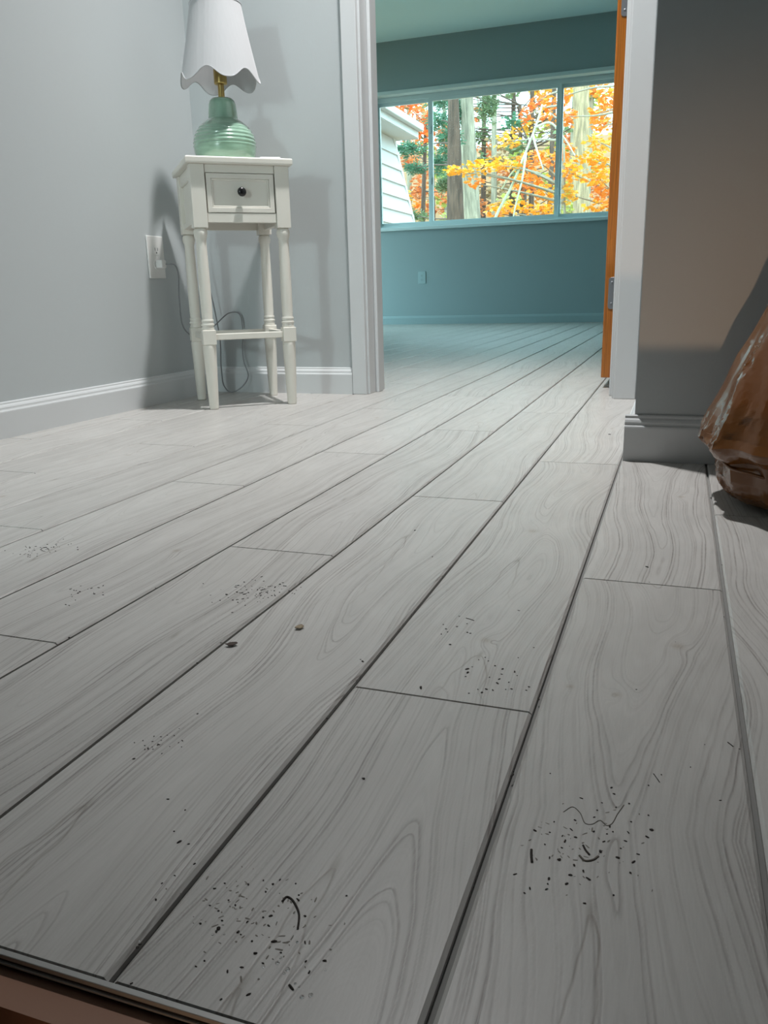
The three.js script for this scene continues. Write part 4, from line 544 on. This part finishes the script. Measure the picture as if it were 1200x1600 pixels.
const TONES = { o1: [0.98, 0.34, 0.03], o2: [0.96, 0.25, 0.04], o3: [0.78, 0.30, 0.10], y1: [1.0, 0.44, 0.02], y2: [0.88, 0.50, 0.05], y3: [0.52, 0.58, 0.14], g: [0.10, 0.26, 0.15], g2: [0.20, 0.28, 0.13], b: [0.46, 0.33, 0.18] };
const leafG = (() => { const g = new THREE.BufferGeometry(); g.setAttribute('position', new THREE.Float32BufferAttribute([0, 0, -0.5, 0.36, 0.1, 0, 0, -0.02, 0.1, 0, 0, -0.5, 0, -0.02, 0.1, -0.36, 0.1, 0, 0.36, 0.1, 0, 0.05, 0, 0.55, 0, -0.02, 0.1, 0, -0.02, 0.1, 0.05, 0, 0.55, -0.36, 0.1, 0], 3)); g.computeVertexNormals(); return g; })();
const needleG = (() => { const g = new THREE.BufferGeometry(); const P = []; for (let k = 0; k < 5; k++) { const a = k * 1.256; P.push(0, 0, 0.05, Math.cos(a) * 0.34, 0.25 * Math.sin(a), 0.6, Math.cos(a + 0.45) * 0.34, 0.25 * Math.sin(a + 0.45), 0.55); } g.setAttribute('position', new THREE.Float32BufferAttribute(P, 3)); g.computeVertexNormals(); return g; })();
const leafMat = phy(col(1, 1, 1), 0.85, { transmission: 0.45, thickness: 0, side: THREE.DoubleSide });
function foliage(tree, sprays, seed, size, dens, geo = leafG) {
  const R = rng(seed), items = []; const M = new THREE.Matrix4(), q = new THREE.Quaternion(), e = new THREE.Euler();
  for (const [x, y, z, rx, ry, tone] of sprays) {
    const n = Math.round(14 * dens * rx * ry / (size * size)), t = TONES[tone];
    for (let k = 0; k < n; k++) {
      let a, b, c; do { a = R() * 2 - 1; b = R() * 2 - 1; c = R() * 2 - 1; } while (a * a + b * b + c * c > 1);
      const wob = 0.35 * N2(a * 2.2 + x, z + b * 2);
      e.set((R() - 0.5) * 1.6, R() * 6.28, (R() - 0.5) * 1.6); q.setFromEuler(e);
      const s = size * (0.65 + 0.7 * R()); M.compose(new THREE.Vector3(x + a * rx * 1.1 , y + (b + wob) * ry, z + c * rx * 0.8), q, new THREE.Vector3(s, s, s));
      const v = 0.72 + 0.5 * R(), w = (R() - 0.5) * 0.16; items.push([M.clone(), new THREE.Color().setRGB(Math.min(1, t[0] * v), Math.min(1, t[1] * v * (1 + w)), t[2] * v)]);
    }
  }
  const im = new THREE.InstancedMesh(geo, leafMat, items.length); items.forEach(([m, c], i) => { im.setMatrixAt(i, m); im.setColorAt(i, c); }); im.castShadow = im.receiveShadow = true;
  im.name = 'foliage'; im.userData.kind = 'stuff'; tree.add(im); return im;
}
const groundY = (x, z) => -2.7 + 0.245 * Math.max(0, -9 - z) - 0.25;
function tree(label, trunkPts, r0, r1, bark, sprays, seed, size, dens, geo) {
  const t = thing(geo === needleG ? 'pine_tree' : 'autumn_tree', label, 'tree', [0, 0, 0], 0, 'trees outside the far window');
  mesh('trunk', limb(trunkPts, r0, r1, 24, 12), bark, t);
  const R = rng(seed + 5);
  if (sprays) {
    for (const [x, y, z, rx] of sprays) { // a bough from the trunk to every spray
      let best = trunkPts[0]; const last = trunkPts[trunkPts.length - 1]; const ty = Math.min(y - 0.3, last[1]); const f = Math.min(1, Math.max(0, (ty - trunkPts[0][1]) / (last[1] - trunkPts[0][1])));
      const c = new THREE.CatmullRomCurve3(trunkPts.map((p) => new THREE.Vector3(...p))).getPoint(f);
      mesh('bough', limb([[c.x, c.y, c.z], [(c.x + x) / 2, (c.y + y) / 2 + 0.12 * (R() - 0.3), (c.z + z) / 2], [x, y, z]], 0.022, 0.006, 8, 5), bark, t);
    }
    foliage(t, sprays, seed, size, dens, geo);
  }
  return t;
}
const trunkFrom = (x0, z0, x1, y1) => [[x0, groundY(x0, z0), z0], [x0 + (x1 - x0) * 0.5, groundY(x0, z0) + (y1 - groundY(x0, z0)) * 0.5, z0], [x1, y1, z0]];
tree('tree with thick pale straight trunk in the right pane', trunkFrom(-1.80, -16.82, -2.08, 6.5), 0.17, 0.13, paleBark, null, 1);
tree('tall tree with mottled grey trunk left of the centre pane middle', trunkFrom(-4.28, -18.56, -4.75, 6.8), 0.19, 0.12, greyBark, null, 2);
tree('dark green pine with thick brown trunk in the centre pane', trunkFrom(-4.26, -16.53, -4.40, 6.5), 0.27, 0.02, brownBark, SPRAYS.pine, 3, 0.2, 8, needleG);
tree('red-orange tree beside the white house wing', trunkFrom(-6.2, -20.2, -6.0, 4.2), 0.08, 0.04, brownBark, SPRAYS.red_maple, 4, 0.11, 1.5);
tree('young tree reaching a flat golden bough across the centre pane', trunkFrom(-1.5, -12.6, -1.7, 2.3), 0.03, 0.015, greyBark, SPRAYS.spray, 5, 0.075, 1.5);
tree('golden orange tree filling the right half of the centre pane', trunkFrom(-1.7, -13.6, -1.9, 3.4), 0.05, 0.02, greyBark, SPRAYS.gold, 6, 0.085, 1.4);
tree('yellow-leaved tree around the pale trunk in the right pane', trunkFrom(-0.7, -12.8, -0.9, 3.6), 0.05, 0.02, greyBark, SPRAYS.yellow, 7, 0.085, 1.4);
tree('green-leaved young trees low behind the golden foliage', trunkFrom(-3.4, -18.8, -3.3, 3.4), 0.04, 0.02, brownBark, SPRAYS.green, 8, 0.12, 0.9);
tree('mixed brown and orange thicket far up the slope', trunkFrom(-5.0, -28, -5.2, 6), 0.09, 0.06, brownBark, SPRAYS.back, 9, 0.16, 1.7);
{ // lichen-covered dead sapling leaning across the centre pane
  const t = thing('dead_sapling', 'pale lichen-covered dead sapling leaning with forked branches in the centre pane', 'tree', [0, 0, 0], 0, 'trees outside the far window');
  const z = -12.18;
  mesh('trunk', limb([[-2.95, -0.7, z], [-2.62, 1.22, z], [-2.35, 1.74, z], [-2.14, 2.22, z], [-2.03, 2.49, z], [-1.95, 2.75, z]], 0.030, 0.014, 40, 8), lichenBark, t);
  for (const pts of [[[-2.07, 2.38, z], [-2.03, 2.25, z + 0.05], [-1.95, 2.04, z + 0.1], [-1.90, 1.9, z + 0.1]], [[-2.03, 2.47, z], [-1.85, 2.52, z - 0.05], [-1.65, 2.31, z - 0.1], [-1.5, 2.08, z - 0.1]], [[-2.16, 2.16, z], [-2.24, 2.0, z], [-2.36, 1.9, z], [-2.5, 1.7, z]], [[-2.16, 2.15, z], [-2.2, 1.8, z + 0.05], [-2.3, 1.4, z + 0.05], [-2.35, 1.1, z]]]) mesh('branch', limb(pts, 0.018, 0.008, 16, 7), lichenBark, t);
}
{ // slender far trunks
  const R = rng(77), xs = [-10.4, -9.6, -8.9, -8.3, -7.5, -7.05, -6.5, -5.9, -5.55, -5.0, -4.4, -3.9, -3.3, -2.8, -2.1];
  xs.forEach((x, i) => { const z = -24 - 6 * R(), k = z / -26; tree('slender bare trunk far up the wooded slope', trunkFrom(x * k, z, (x + 0.3 * (R() - 0.5)) * k, 9), 0.07 + 0.06 * R(), 0.05, R() > 0.5 ? brownBark : greyBark, null, 20 + i); });
}
renderer.render(scene, camera);
